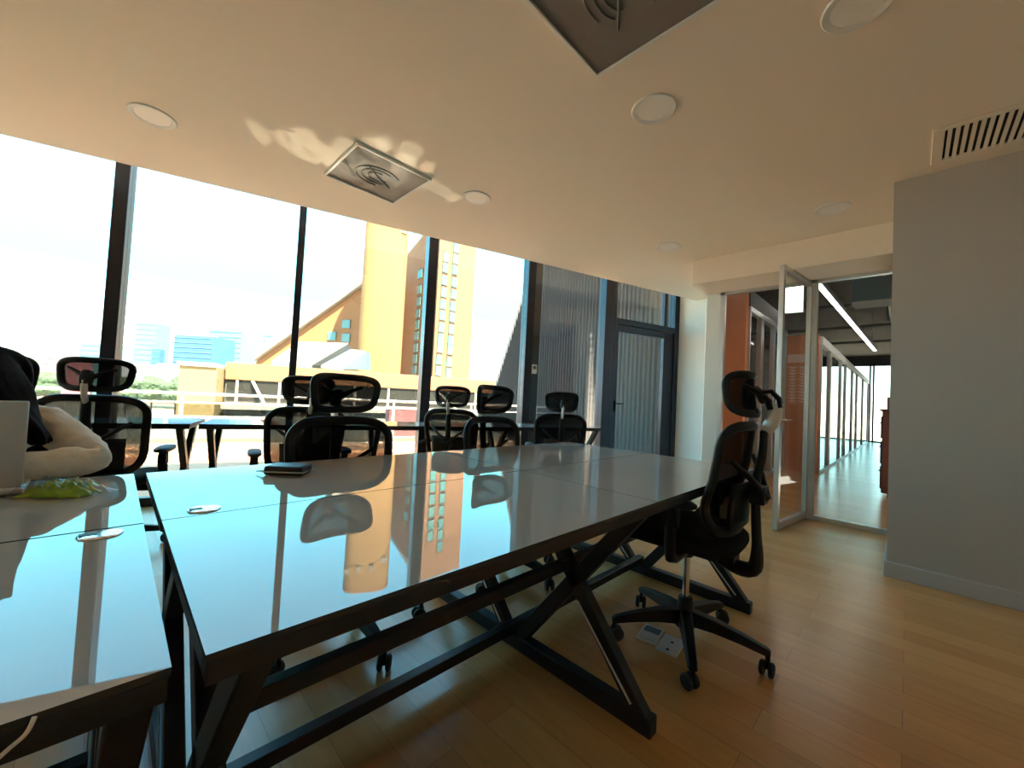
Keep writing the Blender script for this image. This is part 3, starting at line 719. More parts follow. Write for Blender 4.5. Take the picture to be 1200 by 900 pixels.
# snack packet: crumpled lime green inside clear plastic
t = thing('snack_packet', 'lime green packet in crumpled clear plastic beside the laptop', 'packet', (-0.083, 1.585, 0.7403), math.radians(-35))
def crump(sx, sy, hz, seed, zoff):
    rnd = random.Random(seed); ph = [rnd.uniform(0, 6) for _ in range(8)]
    def fn(a, b):
        x, y = (a*2-1), (b*2-1)
        e_ = max(0.0, (1-abs(x)**4)*(1-abs(y)**3))
        z = hz*e_*(0.72+0.18*math.sin(9*x+ph[0])*math.cos(7*y+ph[1])+0.14*math.sin(17*x+13*y+ph[2]))
        return (x*sx*(1+0.05*math.sin(8*y+ph[3])), y*sy*(1+0.08*math.sin(9*x+ph[4])), z+zoff)
    return fn
mb = MB(); mb.grid(crump(0.07, 0.038, 0.036, 3, 0.002), 26, 18)
mb.build('packet_body', M['greenpk'], t, smooth=50, solid=0.002)
MB().grid(crump(0.095, 0.052, 0.050, 9, 0.001), 30, 20).build('plastic_wrap', M['plasticwrap'], t, smooth=25)
# floor boxes
def floor_box(x, y, rz, lab, op):
    t = thing('floor_outlet', lab, 'outlet', (x, y, 0), rz, 'floor outlet boxes')
    MB().bx(-0.075, 0.075, -0.045, 0.045, 0.0, 0.006).build('cover_plate', M['paper'], t, bevel=0.002)
    if op:
        MB().bx(-0.055, 0.0, -0.035, 0.035, 0.006, 0.010).build('flap', M['alu'], t, bevel=0.001)
        MB().bx(0.01, 0.06, -0.035, 0.035, 0.006, 0.0075).build('socket_insert', M['greyduct'], t)
    else:
        MB().lathe([(0.001, 0.0075), (0.006, 0.0075), (0.007, 0.006)], 14, (0.02, 0, 0)).build('screw', M['plastic'], t)
        MB().lathe([(0.001, 0.0075), (0.006, 0.0075), (0.007, 0.006)], 14, (-0.045, 0.0, 0)).build('screw', M['plastic'], t)
p = onz(762, 744, 0); floor_box(p[0], p[1], 0.15, 'open grey floor outlet box under the nearest chair, left one', True)
p = onz(786, 757, 0); floor_box(p[0], p[1], 0.10, 'closed white floor outlet plate under the nearest chair, right one', False)
# white cable hanging under left table
p0 = np.array(onpl(40, 843, [0, 1, 0], 0.562)); p1 = np.array(onpl(2, 885, [0, 1, 0], 0.562))
pts = [(p0[0], 0.566, p0[2]), tuple((p0*0.5+p1*0.5)+np.array([0.004, 0, 0])), tuple(p1), (p1[0]-0.03, 0.562, p1[2]-0.03), (p1[0]-0.005, 0.562, p1[2]-0.075), (p1[0]+0.012, 0.562, p1[2]-0.03), (p1[0]-0.02, 0.560, p1[2]-0.012), (p1[0]-0.09, 0.56, p1[2]-0.05)]
mb = MB()
tag(mb.tube(smooth_path(pts), 0.0019, 8).build('power_cable', M['cable']), 'white cable looping from the front edge of the left table', 'cable')

# ------------------------------------------------------------------ person
def skin_mesh(name, verts, edges, radii, root=0, sub=2):
    me = bpy.data.meshes.new(name); me.from_pydata(verts, edges, []); me.update()
    o = bpy.data.objects.new(name, me); C.objects.link(o)
    m = o.modifiers.new('skin', 'SKIN'); m.use_smooth_shade = True
    for i, s in enumerate(me.skin_vertices[0].data):
        rr = radii[i]; s.radius = rr if isinstance(rr, tuple) else (rr, rr); s.use_root = (i == root)
    sb = o.modifiers.new('sub', 'SUBSURF'); sb.levels = sub; sb.render_levels = sub
    dg = bpy.context.evaluated_depsgraph_get(); dg.update()
    me2 = bpy.data.meshes.new_from_object(o.evaluated_get(dg))
    bpy.data.objects.remove(o)
    return me2
pt = thing('person', 'person with long dark hair in a cream jacket leaning over the laptop', 'person', (0, 0, 0))
J = dict(pelvis=(-0.40, 2.36, 0.49), spine=(-0.385, 2.27, 0.66), chest=(-0.36, 2.13, 0.82), neckb=(-0.335, 2.03, 0.925), neck=(-0.325, 1.985, 0.965), head=(-0.31, 1.94, 1.005),
         shl=(-0.155, 2.02, 0.905), ell=(-0.015, 1.86, 0.786), wrl=(-0.215, 1.795, 0.787), shr=(-0.51, 2.06, 0.885), elr=(-0.63, 1.88, 0.79), wrr=(-0.45, 1.79, 0.785),
         hl=(-0.31, 2.32, 0.48), kl=(-0.27, 1.93, 0.47), al=(-0.27, 1.98, 0.08), tl=(-0.26, 1.84, 0.035), hr=(-0.49, 2.32, 0.48), kr=(-0.52, 1.93, 0.47), ar=(-0.52, 1.98, 0.08), tr=(-0.53, 1.84, 0.035))
def graph(keys_r, edges):
    ks = list(keys_r); idx = {k: i for i, k in enumerate(ks)}
    return [J[k] for k in ks], [(idx[a], idx[b]) for a, b in edges], [keys_r[k] for k in ks], idx
bk = dict(pelvis=0.12, spine=0.105, chest=0.11, neckb=0.055, neck=0.05, head=0.055, shl=0.040, ell=0.032, wrl=0.026, shr=0.040, elr=0.032, wrr=0.026,
          hl=0.085, kl=0.055, al=0.036, tl=0.03, hr=0.085, kr=0.055, ar=0.036, tr=0.03)
be = [('pelvis', 'spine'), ('spine', 'chest'), ('chest', 'neckb'), ('neckb', 'neck'), ('neck', 'head'), ('chest', 'shl'), ('shl', 'ell'), ('ell', 'wrl'), ('chest', 'shr'), ('shr', 'elr'), ('elr', 'wrr'),
      ('pelvis', 'hl'), ('hl', 'kl'), ('kl', 'al'), ('al', 'tl'), ('pelvis', 'hr'), ('hr', 'kr'), ('kr', 'ar'), ('ar', 'tr')]
for side, w_, dirx in (('l', 'wrl', -1), ('r', 'wrr', 1)):
    wv = Vector(J[w_]); fw = Vector((0.75*dirx, -0.62, 0.02)).normalized(); sd = Vector((-fw.y, fw.x, 0))*(-dirx)
    pk = 'p'+side; J[pk] = tuple(wv+fw*0.05); bk[pk] = (0.020, 0.030); be.append((w_, pk))
    for fi, (off, ln) in enumerate(((-0.028, 0.066), (-0.010, 0.076), (0.009, 0.072), (0.026, 0.056))):
        prev = pk
        for j, fr in enumerate((0.45, 0.75, 1.0)):
            k = 'f%s%d%d' % (side, fi, j)
            J[k] = tuple(wv+fw*(0.055+0.035+ln*fr*0.9)+sd*off+Vector((0, 0, 0.010-0.022*fr**2))); bk[k] = 0.0088-0.001*j
            be.append((prev, k)); prev = k
    prev = pk
    for j, (a_, b_) in enumerate(((0.02, 0.04), (0.045, 0.055), (0.068, 0.058))):
        k = 't%s%d' % (side, j); J[k] = tuple(wv+fw*(0.03+a_)-sd*b_+Vector((0, 0, -0.006*j))); bk[k] = 0.0105-0.001*j; be.append((prev, k)); prev = k
v_, e_, r_, ix = graph(bk, be)
bme = skin_mesh('body', v_, e_, r_, ix['pelvis'])
# head: shaped ellipsoid facing the laptop
hc = Vector((-0.305, 1.90, 1.022)); hd = Vector((-0.30, -0.76, -0.52)).normalized()
hx = Vector((0, 0, 1)).cross(hd).normalized()*-1; hu = hx.cross(hd)*-1
if hu.z < 0: hu = -hu
bmh = bmesh.new(); bmh.from_mesh(bme)
nseg, nrg = 40, 28; base = []
def headpt(th, ph):
    lx, lz, ly = math.cos(th)*math.cos(ph), math.sin(ph), math.sin(th)*math.cos(ph)   # ly: forward
    x, y, z = lx*0.072, ly*0.092, lz*0.112
    if z < 0: x *= 1-0.30*(-lz)**1.5; y *= 1-0.12*(-lz)
    if ly > 0:
        y += 0.024*math.exp(-((lx)/0.16)**2-((lz+0.12)/0.20)**2)           # nose
        y += 0.010*math.exp(-(lx/0.30)**2-((lz+0.48)/0.10)**2)            # lips
        y += 0.012*math.exp(-(lx/0.35)**2-((lz+0.85)/0.15)**2)            # chin
        y -= 0.012*(math.exp(-((lx-0.42)/0.2)**2-((lz-0.05)/0.14)**2)+math.exp(-((lx+0.42)/0.2)**2-((lz-0.05)/0.14)**2))
        y += 0.006*math.exp(-((lz-0.25)/0.12)**2)
    return hc+hx*x+hd*y+hu*z
rows_ = [[bmh.verts.new(headpt(2*PI*i/nseg, -PI/2+PI*(j+0.5)/nrg)) for i in range(nseg)] for j in range(nrg)]
for j in range(nrg-1):
    for i in range(nseg): bmh.faces.new((rows_[j][i], rows_[j][(i+1) % nseg], rows_[j+1][(i+1) % nseg], rows_[j+1][i]))
bmh.faces.new(rows_[0][::-1]); bmh.faces.new(rows_[-1])
for s in (-1, 1):       # ears
    ec = hc+hx*s*0.073-hd*0.005; rr0 = bmesh.ops.create_uvsphere(bmh, u_segments=12, v_segments=8, radius=1.0)
    for v in rr0['verts']: q = v.co.copy(); v.co = ec+hx*q.x*0.010+hd*q.y*0.018+hu*q.z*0.030
bmesh.ops.recalc_face_normals(bmh, faces=bmh.faces); bmh.to_mesh(bme); bmh.free()
bme.materials.clear(); bme.materials.append(M['skin'])
for p in bme.polygons: p.use_smooth = True; p.material_index = 0
bo = bpy.data.objects.new('body', bme); C.objects.link(bo); bo.parent = pt
for s in (-1, 1):
    mb = MB(); ec = hc+hx*s*0.030+hd*0.079+hu*0.006
    mb.lathe([(0.0005, -0.010), (0.007, -0.007), (0.010, 0), (0.007, 0.007), (0.0005, 0.010)], 14, tuple(ec)); mb.build('eye', M['white'], bo)
def garment(name, ks, edges, m, root):
    v1, e1, r1, i1 = graph(ks, edges); me = skin_mesh(name, v1, e1, r1, i1[root], 3); me.materials.clear(); me.materials.append(m)
    for p in me.polygons: p.use_smooth = True; p.material_index = 0
    o = bpy.data.objects.new(name, me); C.objects.link(o); o.parent = pt; return o
J['el2'] = tuple(Vector(J['ell'])*0.55+Vector(J['wrl'])*0.45); J['er2'] = tuple(Vector(J['elr'])*0.55+Vector(J['wrr'])*0.45)
J['ul2'] = tuple(Vector(J['ell'])*0.5+Vector(J['shl'])*0.5+Vector((-0.006, 0, -0.004))); J['ur2'] = tuple(Vector(J['elr'])*0.5+Vector(J['shr'])*0.5)
jk = garment('jacket', dict(pelvis=0.135, spine=0.125, chest=0.13, neckb=0.072, shl=0.062, ul2=0.056, ell=0.046, el2=0.046, wrl=0.040, shr=0.067, ur2=0.062, elr=0.056, er2=0.053, wrr=0.044),
        [('pelvis', 'spine'), ('spine', 'chest'), ('chest', 'neckb'), ('chest', 'shl'), ('shl', 'ul2'), ('ul2', 'ell'), ('ell', 'el2'), ('el2', 'wrl'), ('chest', 'shr'), ('shr', 'ur2'), ('ur2', 'elr'), ('elr', 'er2'), ('er2', 'wrr')], M['cream'], 'pelvis')
tx = bpy.data.textures.new('folds', 'CLOUDS'); tx.noise_scale = 0.045; tx.noise_depth = 2
dm = jk.modifiers.new('folds', 'DISPLACE'); dm.texture = tx; dm.strength = 0.016; dm.mid_level = 0.45; dm.texture_coords = 'LOCAL'
J['pv2'] = (-0.40, 2.36, 0.47)
garment('trousers', dict(pv2=0.128, hl=0.095, kl=0.066, al=0.052, hr=0.095, kr=0.066, ar=0.052), [('pv2', 'hl'), ('hl', 'kl'), ('kl', 'al'), ('pv2', 'hr'), ('hr', 'kr'), ('kr', 'ar')], M['denim'], 'pv2')
for s_, a_, t_ in (('l', 'al', 'tl'), ('r', 'ar', 'tr')):
    A_, T_ = Vector(J[a_]), Vector(J[t_])
    mb = MB(); mb.tube([A_+Vector((0, 0.05, -0.03)), A_+Vector((0, 0.0, -0.025)), (A_+T_)/2+Vector((0, 0, -0.005)), T_, T_+Vector((0, -0.03, -0.006))], [0.032, 0.046, 0.042, 0.038, 0.022], 14, sx=1.0, sy=0.95)
    mb.build('shoe', M['plastic'], pt)
# hair: cap plus long locks falling over both shoulders and the back
mb = MB()
def capfn(a, b):
    th = a*2*PI; ph = PI/2-b*(PI/2+0.25)
    lx, lz, ly = math.cos(th)*math.cos(ph), math.sin(ph), math.sin(th)*math.cos(ph)
    k = 1.17; lift = 0.07*max(0, ly)*(1-lz)
    return tuple(hc+hx*lx*0.076*k+hd*(ly*0.095*k-0.010-lift*0.4)+hu*(lz*0.125+lift))
mb.grid(capfn, 40, 16, closed_u=True)
rh = random.Random(5)
sx_ = 1 if hx.x > 0 else -1
for s in (-1, 1):
    for k in range(36):
        f0 = k/35.0
        th = -0.9+1.5*f0                       # from back of the head to the temple
        st = hc+hx*(s*0.074*math.cos(th*0.8))+hd*(0.085*math.sin(th))+hu*(0.055-0.02*rh.random())
        md = hc+hx*(s*(0.104+0.004*rh.random()))+hd*(0.06*math.sin(th)-0.01)+Vector((0, 0, -0.055))
        out = 0.125+0.02*rh.random()
        en = hc+Vector((s*sx_*out, 0.02-0.09*f0, -0.11-0.03*rh.random()))
        e2 = en+Vector((s*sx_*(0.015+0.025*rh.random()), -0.01, -0.045))
        tp_ = hc+hx*(s*0.03*math.cos(th))+hd*(0.05*math.sin(th)-0.01)+hu*0.118
        P_ = smooth_path([tp_, st, md, en, e2], 6)
        mb.tube(P_, [0.020*(1-(i/len(P_))**3)+0.002 for i in range(len(P_))], 8)
for k in range(10):
    x = -0.07+0.14*k/9
    P_ = smooth_path([hc+hu*0.115+hx*x*0.5, hc-hd*0.10+hx*x+hu*0.02, hc-hd*0.115+hx*x*1.1+Vector((0, 0.02, -0.10)), hc-hd*0.12+hx*x*1.2+Vector((0, 0.05, -0.26))], 6)
    mb.tube(P_, [0.022*(1-(i/len(P_))**3)+0.002 for i in range(len(P_))], 8)
hr_ = mb.build('hair', M['hair'], pt, smooth=0)
rm = hr_.modifiers.new('merge', 'REMESH'); rm.mode = 'VOXEL'; rm.voxel_size = 0.006; rm.use_smooth_shade = True
sm_ = hr_.modifiers.new('soften', 'SMOOTH'); sm_.iterations = 6; sm_.factor = 0.5
# ------------------------------------------------------------------ outside: terrace
struct(MB().prism([W(-14, CW+0.1, 0), W(14, CW+0.1, 0), W(14, 8.2, 0), W(-14, 8.2, 0)], (0, 0, -0.3), (0, 0, -0.03)).build('floor_terrace', M['tile'], smooth=0), 'sunny terrace paving outside the windows')
struct(MB().prism([W(-14, 8.2, 0), W(14, 8.2, 0), W(14, 8.45, 0), W(-14, 8.45, 0)], (0, 0, -0.3), (0, 0, 0.12)).build('kerb_terrace', M['concrete'], bevel=0.01), 'pale kerb at the edge of the terrace')
tag(MB().prism([W(-14, 6.7, 0), W(14, 6.7, 0), W(14, 7.2, 0), W(-14, 7.2, 0)], (0, 0, -0.0295), (0, 0, -0.02)).build('paving_strip', M['terra'], smooth=0), 'terracotta strip in the terrace paving below the railing', 'paving', None, 'structure')
t = thing('terrace_railing', 'metal railing with glass infill along the terrace edge', 'railing', W(0, 7.55, 0), WA)
MB().tube([(-13, 0, 0.865), (13, 0, 0.865)], 0.022, 12).build('handrail', M['alu'], t)
MB().tube([(-13, 0, 0.73), (13, 0, 0.73)], 0.014, 12).build('mid_rail', M['alu'], t)
MB().tube([(-13, 0, 0.10), (13, 0, 0.10)], 0.014, 12).build('bottom_rail', M['alu'], t)
ps = [-12.4+1.55*k for k in range(17)]
for x in ps: MB().bx(x-0.02, x+0.02, -0.012, 0.012, -0.03, 0.86).build('post', M['alu'], t, bevel=0.003)
gm = glass_mat('grey_balustrade_glass', (0.62, 0.66, 0.66), 0.08)
for a, b in zip(ps[:-1], ps[1:]): MB().bx(a+0.03, b-0.03, -0.004, 0.004, 0.12, 0.71).build('glass_infill', gm, t, smooth=0)
# corrugated wall at the right end of the terrace
S0 = 5.27; mb = MB()
poly = [(CW+0.12, -0.03), (12.6, -0.03), (11.0, 1.3), (10.05, 2.9), (9.3, 4.2), (8.4, 5.8), (CW+0.12, 5.8)]
def ztop(c):
    pr = [(9.3, 4.2), (10.05, 2.9), (11.0, 1.3), (12.6, 0.0)]
    if c <= 8.4: return 5.8
    if c <= 9.3: return 5.8+(c-8.4)/(0.9)*(4.2-5.8)
    for (a, za), (b, zb) in zip(pr[:-1], pr[1:]):
        if c <= b: return za+(c-a)/(b-a)*(zb-za)
    return 0.0
c = CW+0.12; prevp = None; step = 0.0275; vs = []; k = 0
while c < 12.55:
    off = 0.03 if (k//2) % 2 == 0 else 0.0
    vs.append((c, off)); c += step*(1 if k % 2 == 0 else 0.9); k += 1
V = []; Fc = []
for (c, off) in vs: V += [W(S0-off, c, -0.03), W(S0-off, c, max(ztop(c), 0.0))]
for i in range(len(vs)-1): Fc.append((2*i, 2*i+2, 2*i+3, 2*i+1))
mb.add(V, Fc)
o = mb.build('corrugated_wall', M['corr'], smooth=0); struct(o, 'grey corrugated metal wall closing the terrace at right')
mb = MB(); V = [W(S0+0.12, c_, z_) for c_, z_ in poly]
mb.prism(V, (0, 0, 0), tuple(WD*(-0.115))).build('backing', M['grey'], o, smooth=0)
mb = MB(); ep = [(8.4, 5.8), (9.3, 4.2), (10.05, 2.9), (11.0, 1.3), (12.6, 0.0)]
for (a, za), (b, zb) in zip(ep[:-1], ep[1:]): mb.bar(W(S0-0.0, a, za), W(S0-0.0, b, zb), 0.14, 0.05, tuple(WD))
mb.build('edge_flashing', M['concrete'], o, bevel=0.004)
# ground far below
struct(MB().prism([W(-400, 9.0, 0), W(400, 9.0, 0), W(400, 700, 0), W(-400, 700, 0)], (0, 0, -14.2), (0, 0, -14)).build('ground', M['concrete'], smooth=0), 'city ground far below the terrace')

# ---- neighbouring low building (planes parallel to the windows) ------------
def sc_at(px, py, c): p = onpl(px, py, WN, c); return float(WD @ p), float(p[2])
t = thing('podium_building', 'low orange brick building with a grey glazed band beyond the railing', 'building', W(0, 26, -14), WA)
def lw(mb, s0, s1, c0, c1, z0, z1): return mb.bx(s0, s1, c0-26, c1-26, z0+14, z1+14)
sA, zA = sc_at(265, 422, 26); sB, zB = sc_at(600, 450, 26)
lw(MB(), sA, 15.2, 26, 40, 1.22, 2.15).build('brick_parapet', M['brick'], t, bevel=0.03)
lw(MB(), sA+0.02, 15.2, 26.15, 40, -14, 1.21).build('wall', M['grey'], t)
mb = MB()
for k in range(9): lw(mb, sA+0.5+2.0*k, sA+0.62+2.0*k, 26.0, 26.12, 0.0, 1.2)
mb.build('window_frame', M['concrete'], t)
lw(MB(), sA+0.1, 15.2, 26.10, 26.148, 0.15, 1.15).build('glazed_band', M['smoked'], t)
lw(MB(), sA+0.01, 15.3, 25.2, 26.149, -0.35, -0.05).build('ledge', M['concrete'], t, bevel=0.02)
MB().prism([(sA+1.2, 25.9-26, 15.2), (sA+1.35, 25.9-26, 15.2), (sA+2.0, 25.6-26, 13.95), (sA+1.85, 25.6-26, 13.95)], (0, 0, 0), (0, 0.1, 0)).build('brace', M['concrete'], t)
MB().prism([(8.0, 25.9-26, 15.2), (8.15, 25.9-26, 15.2), (9.6, 25.6-26, 13.95), (9.45, 25.6-26, 13.95)], (0, 0, 0), (0, 0.1, 0)).build('brace', M['concrete'], t)
sC, zC = sc_at(217, 425, 25)
t = thing('annex_building', 'plain pale yellow block left of the orange brick parapet', 'building', W(0, 24, -14), WA)
MB().bx(sC, sA-0.06, 0, 12, 0, 14+1.75).build('wall', M['yellow'], t, bevel=0.02)
MB().bx(sC-0.1, sA-0.06, -0.1, 12, 14+1.7501, 14+1.95).build('coping', M['concrete'], t, bevel=0.02)
# far cladding strip right (short brick wall right of hotel)
t = thing('rooftop_wall', 'short orange brick roof wall right of the hotel tower', 'wall', W(0, 30, -14), WA)
sD, zD = sc_at(534, 442, 30); sE, zE = sc_at(583, 446, 30)
MB().bx(sD, 20, 12, 13, 0, 14+zD+0.2).build('brickwork', M['brick'], t)
MB().bx(sD-0.05, 20.05, 11.95, 13.05, 14+zD+0.2, 14+zD+0.32).build('coping', M['concrete'], t)
# red box beyond railing
sR, zR = sc_at(474, 486, 11.5)
t = thing('rooftop_box', 'faded red box standing just beyond the terrace railing', 'box', W(sR, 11.5, -0.6), WA)
MB().bx(-0.42, 0.42, 0, 0.6, 0, 1.15).build('housing', M['pink'], t, bevel=0.02)
MB().bx(-0.45, 0.45, -0.03, 0.63, 1.15, 1.19).build('lid', M['pink'], t, bevel=0.01)
struct(MB().prism([W(-14, 9.2, 0), W(14, 9.2, 0), W(14, 24, 0), W(-14, 24, 0)], (0, 0, -1.2), (0, 0, -0.6)).build('roof_terrace_lower', M['concrete'], smooth=0), 'lower pale roof between terrace and brick building')

# ---- hotel ------------------------------------------------------------------
def vplane(pa, pb):      # vertical plane through two ground points
    d = np.array(pb)-np.array(pa); d[2] = 0; d /= np.linalg.norm(d); n = np.array([-d[1], d[0], 0]); return d, n, float(n @ np.array(pa))
K = atZ(506, 450, 64); Lf = atZ(463, 450, 74); Rr = atZ(549.5, 450, 70)
GZ = -14.0
t = thing('hotel_building', 'tall orange hotel block with rows of square windows and a stepped roof', 'building', (K[0], K[1], GZ))
O = np.array([K[0], K[1], GZ])
d1, n1, c1 = vplane(K, Lf); d2, n2, c2 = vplane(K, Rr)
def zon(px, py, n, c): return onpl(px, py, n, c)
ztR = 64*(457-243)/F+1.06
zl0 = zon(470, 306, n1, c1)[2]; zl1 = ztR-1.0
wid1 = np.linalg.norm((Lf-K)[:2])
back1 = np.array([K[0], K[1], 0])+d2*26; back2 = np.array([Lf[0], Lf[1], 0])+d2*26
def lo(p, z): return (p[0]-O[0], p[1]-O[1], z-GZ)
# right wing: box with corner K
Rb = np.array([Rr[0], Rr[1], 0]); inn = d1*9.0
def solid(mb, base, ztops):
    n = len(base); A = [lo(p, GZ) for p in base]; B = [lo(p, z) for p, z in zip(base, ztops)]
    fs = [tuple(range(n))[::-1], tuple(range(n, 2*n))]+[(i, (i+1) % n, n+(i+1) % n, n+i) for i in range(n)]
    return mb.add(A+B, fs)
K0 = np.array([K[0], K[1], 0]); L0 = np.array([Lf[0], Lf[1], 0])
q1 = K0+inn*0.25
solid(MB(), [K0, Rb, Rb+inn*0.25, q1], [ztR]*4).build('right_wing', M['pinkoch'], t, smooth=0)
solid(MB(), [q1+d1*0.01, L0, L0+d2*5.5, q1+d1*0.01+d2*5.5], [zl1, zl0, zl0, zl1]).build('left_wing', M['ochre'], t, smooth=0)
mb = MB(); a0, a1 = q1, L0
solid(mb, [q1-n1*0, L0, L0+d2*5.5, q1+d2*5.5], [0, 0, 0, 0])
mb = MB(); zz = 0.8
A_ = [lo(q1, zl1+0.02), lo(L0, zl0+0.02), lo(L0+d2*5.5, zl0+0.02), lo(q1+d2*5.5, zl1+0.02)]
mb.prism(A_, (0, 0, 0), (0, 0, zz)).build('sloped_roof', M['concrete'], t, smooth=0)
def hotel_window(px, py, d, n, c, w, h):
    p = onpl(px, py, n, c)
    q = bpy.data.objects.new('window', hw_mesh); C.objects.link(q); q.parent = t
    q.location = lo(p, p[2]); q.rotation_euler = (0, 0, math.atan2(*((d[1], d[0]) if d is d2 else (-d[1], -d[0])))); q.scale = (w, 1, h)
    q2 = bpy.data.objects.new('pane', hp_mesh); C.objects.link(q2); q2.parent = q
def mk(mb, name, m):
    o = mb.build(name, m, None, smooth=0); me = o.data; bpy.data.objects.remove(o); return me
hw_mesh = mk(MB().bx(-0.60, 0.62, -0.12, 0.12, -0.60, 0.62), 'window', M['reveal'])  # dark margin left at top and one side paints the recess shade
hp_mesh = mk(MB().bx(-0.605, 0.44, -0.2, 0.2, -0.605, 0.46), 'pane', M['teal'])
sgn1 = 1
rowsA = [333, 347, 361, 376, 389, 403.6, 417, 431]; rowsB = [320.5, 339, 353, 367, 380, 393, 407, 420, 433]
for i, y in enumerate(rowsA): hotel_window(470-5.5*i/7, y, d1, n1, c1, 1.5, 1.45)
for i, y in enumerate(rowsB): hotel_window(493.5-7*i/8, y, d1, n1, c1, 1.35, 1.4)
colR = [(291, 304, 316.5, 331, 345, 359, 372, 386, 399, 410, 424, 437)]
for i, y in enumerate(colR[0]):
    u = i/11
    if i > 0: hotel_window(523.5-10*u, y-3, d2, n2, c2, 1.0, 1.45)
    hotel_window(534.5-9*u, y-0.5, d2, n2, c2, 1.0, 1.45)
# tower
t2 = thing('hotel_tower', 'plain rounded ochre stair tower rising in front of the hotel', 'tower', tuple(atZ(443, 450, 60)[:2])+(GZ,))
TC = atZ(443, 450, 60); zt_ = 60*(453-238)/F*1.0+1.06
az = math.atan2(TC[1], TC[0]); ex = np.array([math.sin(az), -math.cos(az), 0]); ey = np.array([math.cos(az), math.sin(az), 0])
wpx = 53*60/F/1.02; half = wpx/2; poly = []
for k in range(48):
    a = 2*PI*k/48; x, y = squircle(a, 3.2); poly.append(tuple(ex*x*half*0.93+ey*y*half*0.9))
MB().prism(poly, (0, 0, 0), (0, 0, zt_-GZ)).build('shaft', M['yellow'] if False else mat('warm_ochre_render', (0.185, 0.102, 0.034), 0.85, var=0.04, vscale=0.3, bump=0.1, bscale=3), t2, smooth=40)
MB().prism([tuple(np.array(p)*1.012) for p in poly], (0, 0, zt_-GZ+0.01), (0, 0, zt_-GZ+0.35)).build('parapet', M['ochre'], t2, smooth=40)
for k, (a, z) in enumerate(((205, -2.6), (222, -2.6), (258, -3.0), (275, -3.0), (304, -3.9), (315, -3.9))):
    ang_ = math.radians(a); x, y = squircle(ang_, 3.2); p = ex*x*half*0.93+ey*y*half*0.9
    q = MB().box((0, 0, 0), (0.5, 0.5, 0.8)).build('window', M['greyduct'], t2); q.location = (p[0]*0.98, p[1]*0.98, zt_-GZ+z); q.rotation_euler = (0, 0, az)
# sloping wing at left
t3 = thing('hotel_wing', 'orange hotel wing with a long slanting ribbed roof left of the tower', 'building', tuple(atZ(380, 450, 68)[:2])+(GZ,))
O3 = np.array([*atZ(380, 450, 68)[:2], GZ])
Pa = atZ(296, 450, 68); Pb = atZ(440, 450, 68); d3, n3, c3 = vplane(Pa, Pb); bk3 = n3*14
if bk3 @ np.array([1, 1, 0]) < 0: bk3 = -bk3
za = onpl(300, 424, n3, c3); zb = onpl(440, 326, n3, c3)
pl = [(za[0]-O3[0], za[1]-O3[1], 0), (zb[0]-O3[0], zb[1]-O3[1], 0), (zb[0]-O3[0], zb[1]-O3[1], zb[2]-GZ), (za[0]-O3[0], za[1]-O3[1], za[2]-GZ)]
MB().prism(pl, (0, 0, 0), tuple(bk3)).build('gable_wall', M['ochre'], t3, smooth=0)
mb = MB()
for k in range(3):
    dz = 0.15+0.75*k; A_ = Vector(pl[3])+Vector((0, 0, dz)); B_ = Vector(pl[2])+Vector((0, 0, dz))
    off = Vector(tuple(-bk3/np.linalg.norm(bk3)*(0.9-0.3*k)))
    mb.prism([A_+off, B_+off, B_+off+Vector((0, 0, 0.5)), A_+off+Vector((0, 0, 0.5))], (0, 0, 0), tuple(bk3))
mb.build('ribbed_roof', M['concrete'], t3, smooth=0)
for px, py in ((389.5, 394), (406, 380), (405.7, 396)):
    p = onpl(px, py, n3, c3); q = MB().box((0, 0, 0), (1.35, 0.5, 1.45)).build('window', M['teal'], t3, smooth=0)
    q.location = (p[0]-O3[0], p[1]-O3[1], p[2]-GZ); q.rotation_euler = (0, 0, math.atan2(d3[1], d3[0]))
# skylight in front
t4 = thing('skylight', 'white and teal sloping glass skylight at the foot of the hotel', 'skylight', tuple(atZ(380, 450, 50)[:2])+(1.0,))
O4 = np.array([*atZ(380, 450, 50)[:2], 1.0])
def P4(px, py, Z): p = atZ(px, py, Z); return tuple(p-O4)
mb = MB(); mb.prism([P4(318, 423, 48), P4(366, 427, 48), P4(408, 402, 52), P4(351, 400, 54)], (0, 0, 0), (0, 0, -0.3)).build('upper_slope', M['skyl'], t4, smooth=0)
mb = MB(); mb.prism([P4(366, 427.5, 48), P4(374, 428, 48), P4(411, 408, 51), P4(408, 402.5, 52)], (0, 0, -0.05), (0, 0, -0.4)).build('gutter', M['smoked'], t4, smooth=0)
mb = MB(); mb.prism([P4(376, 428, 47), P4(401, 432, 47), P4(428, 411, 50), P4(411, 409, 51)], (0, 0, 0), (0, 0, -0.3)).build('lower_slope', M['skyl'], t4, smooth=0)
mb = MB(); mb.prism([P4(402, 432, 47), P4(430, 433, 50), P4(429, 412, 50)], (0, 0, -0.05), tuple(bk3*0.1)).build('glazed_end', M['teal'], t4, smooth=0)
mb = MB(); mb.prism([P4(318, 424, 48), P4(366, 428, 48), P4(366, 434, 48), P4(318, 431, 48)], (0, 0, 0), tuple(bk3*0.2)).build('glazed_front', M['teal'], t4, smooth=0)

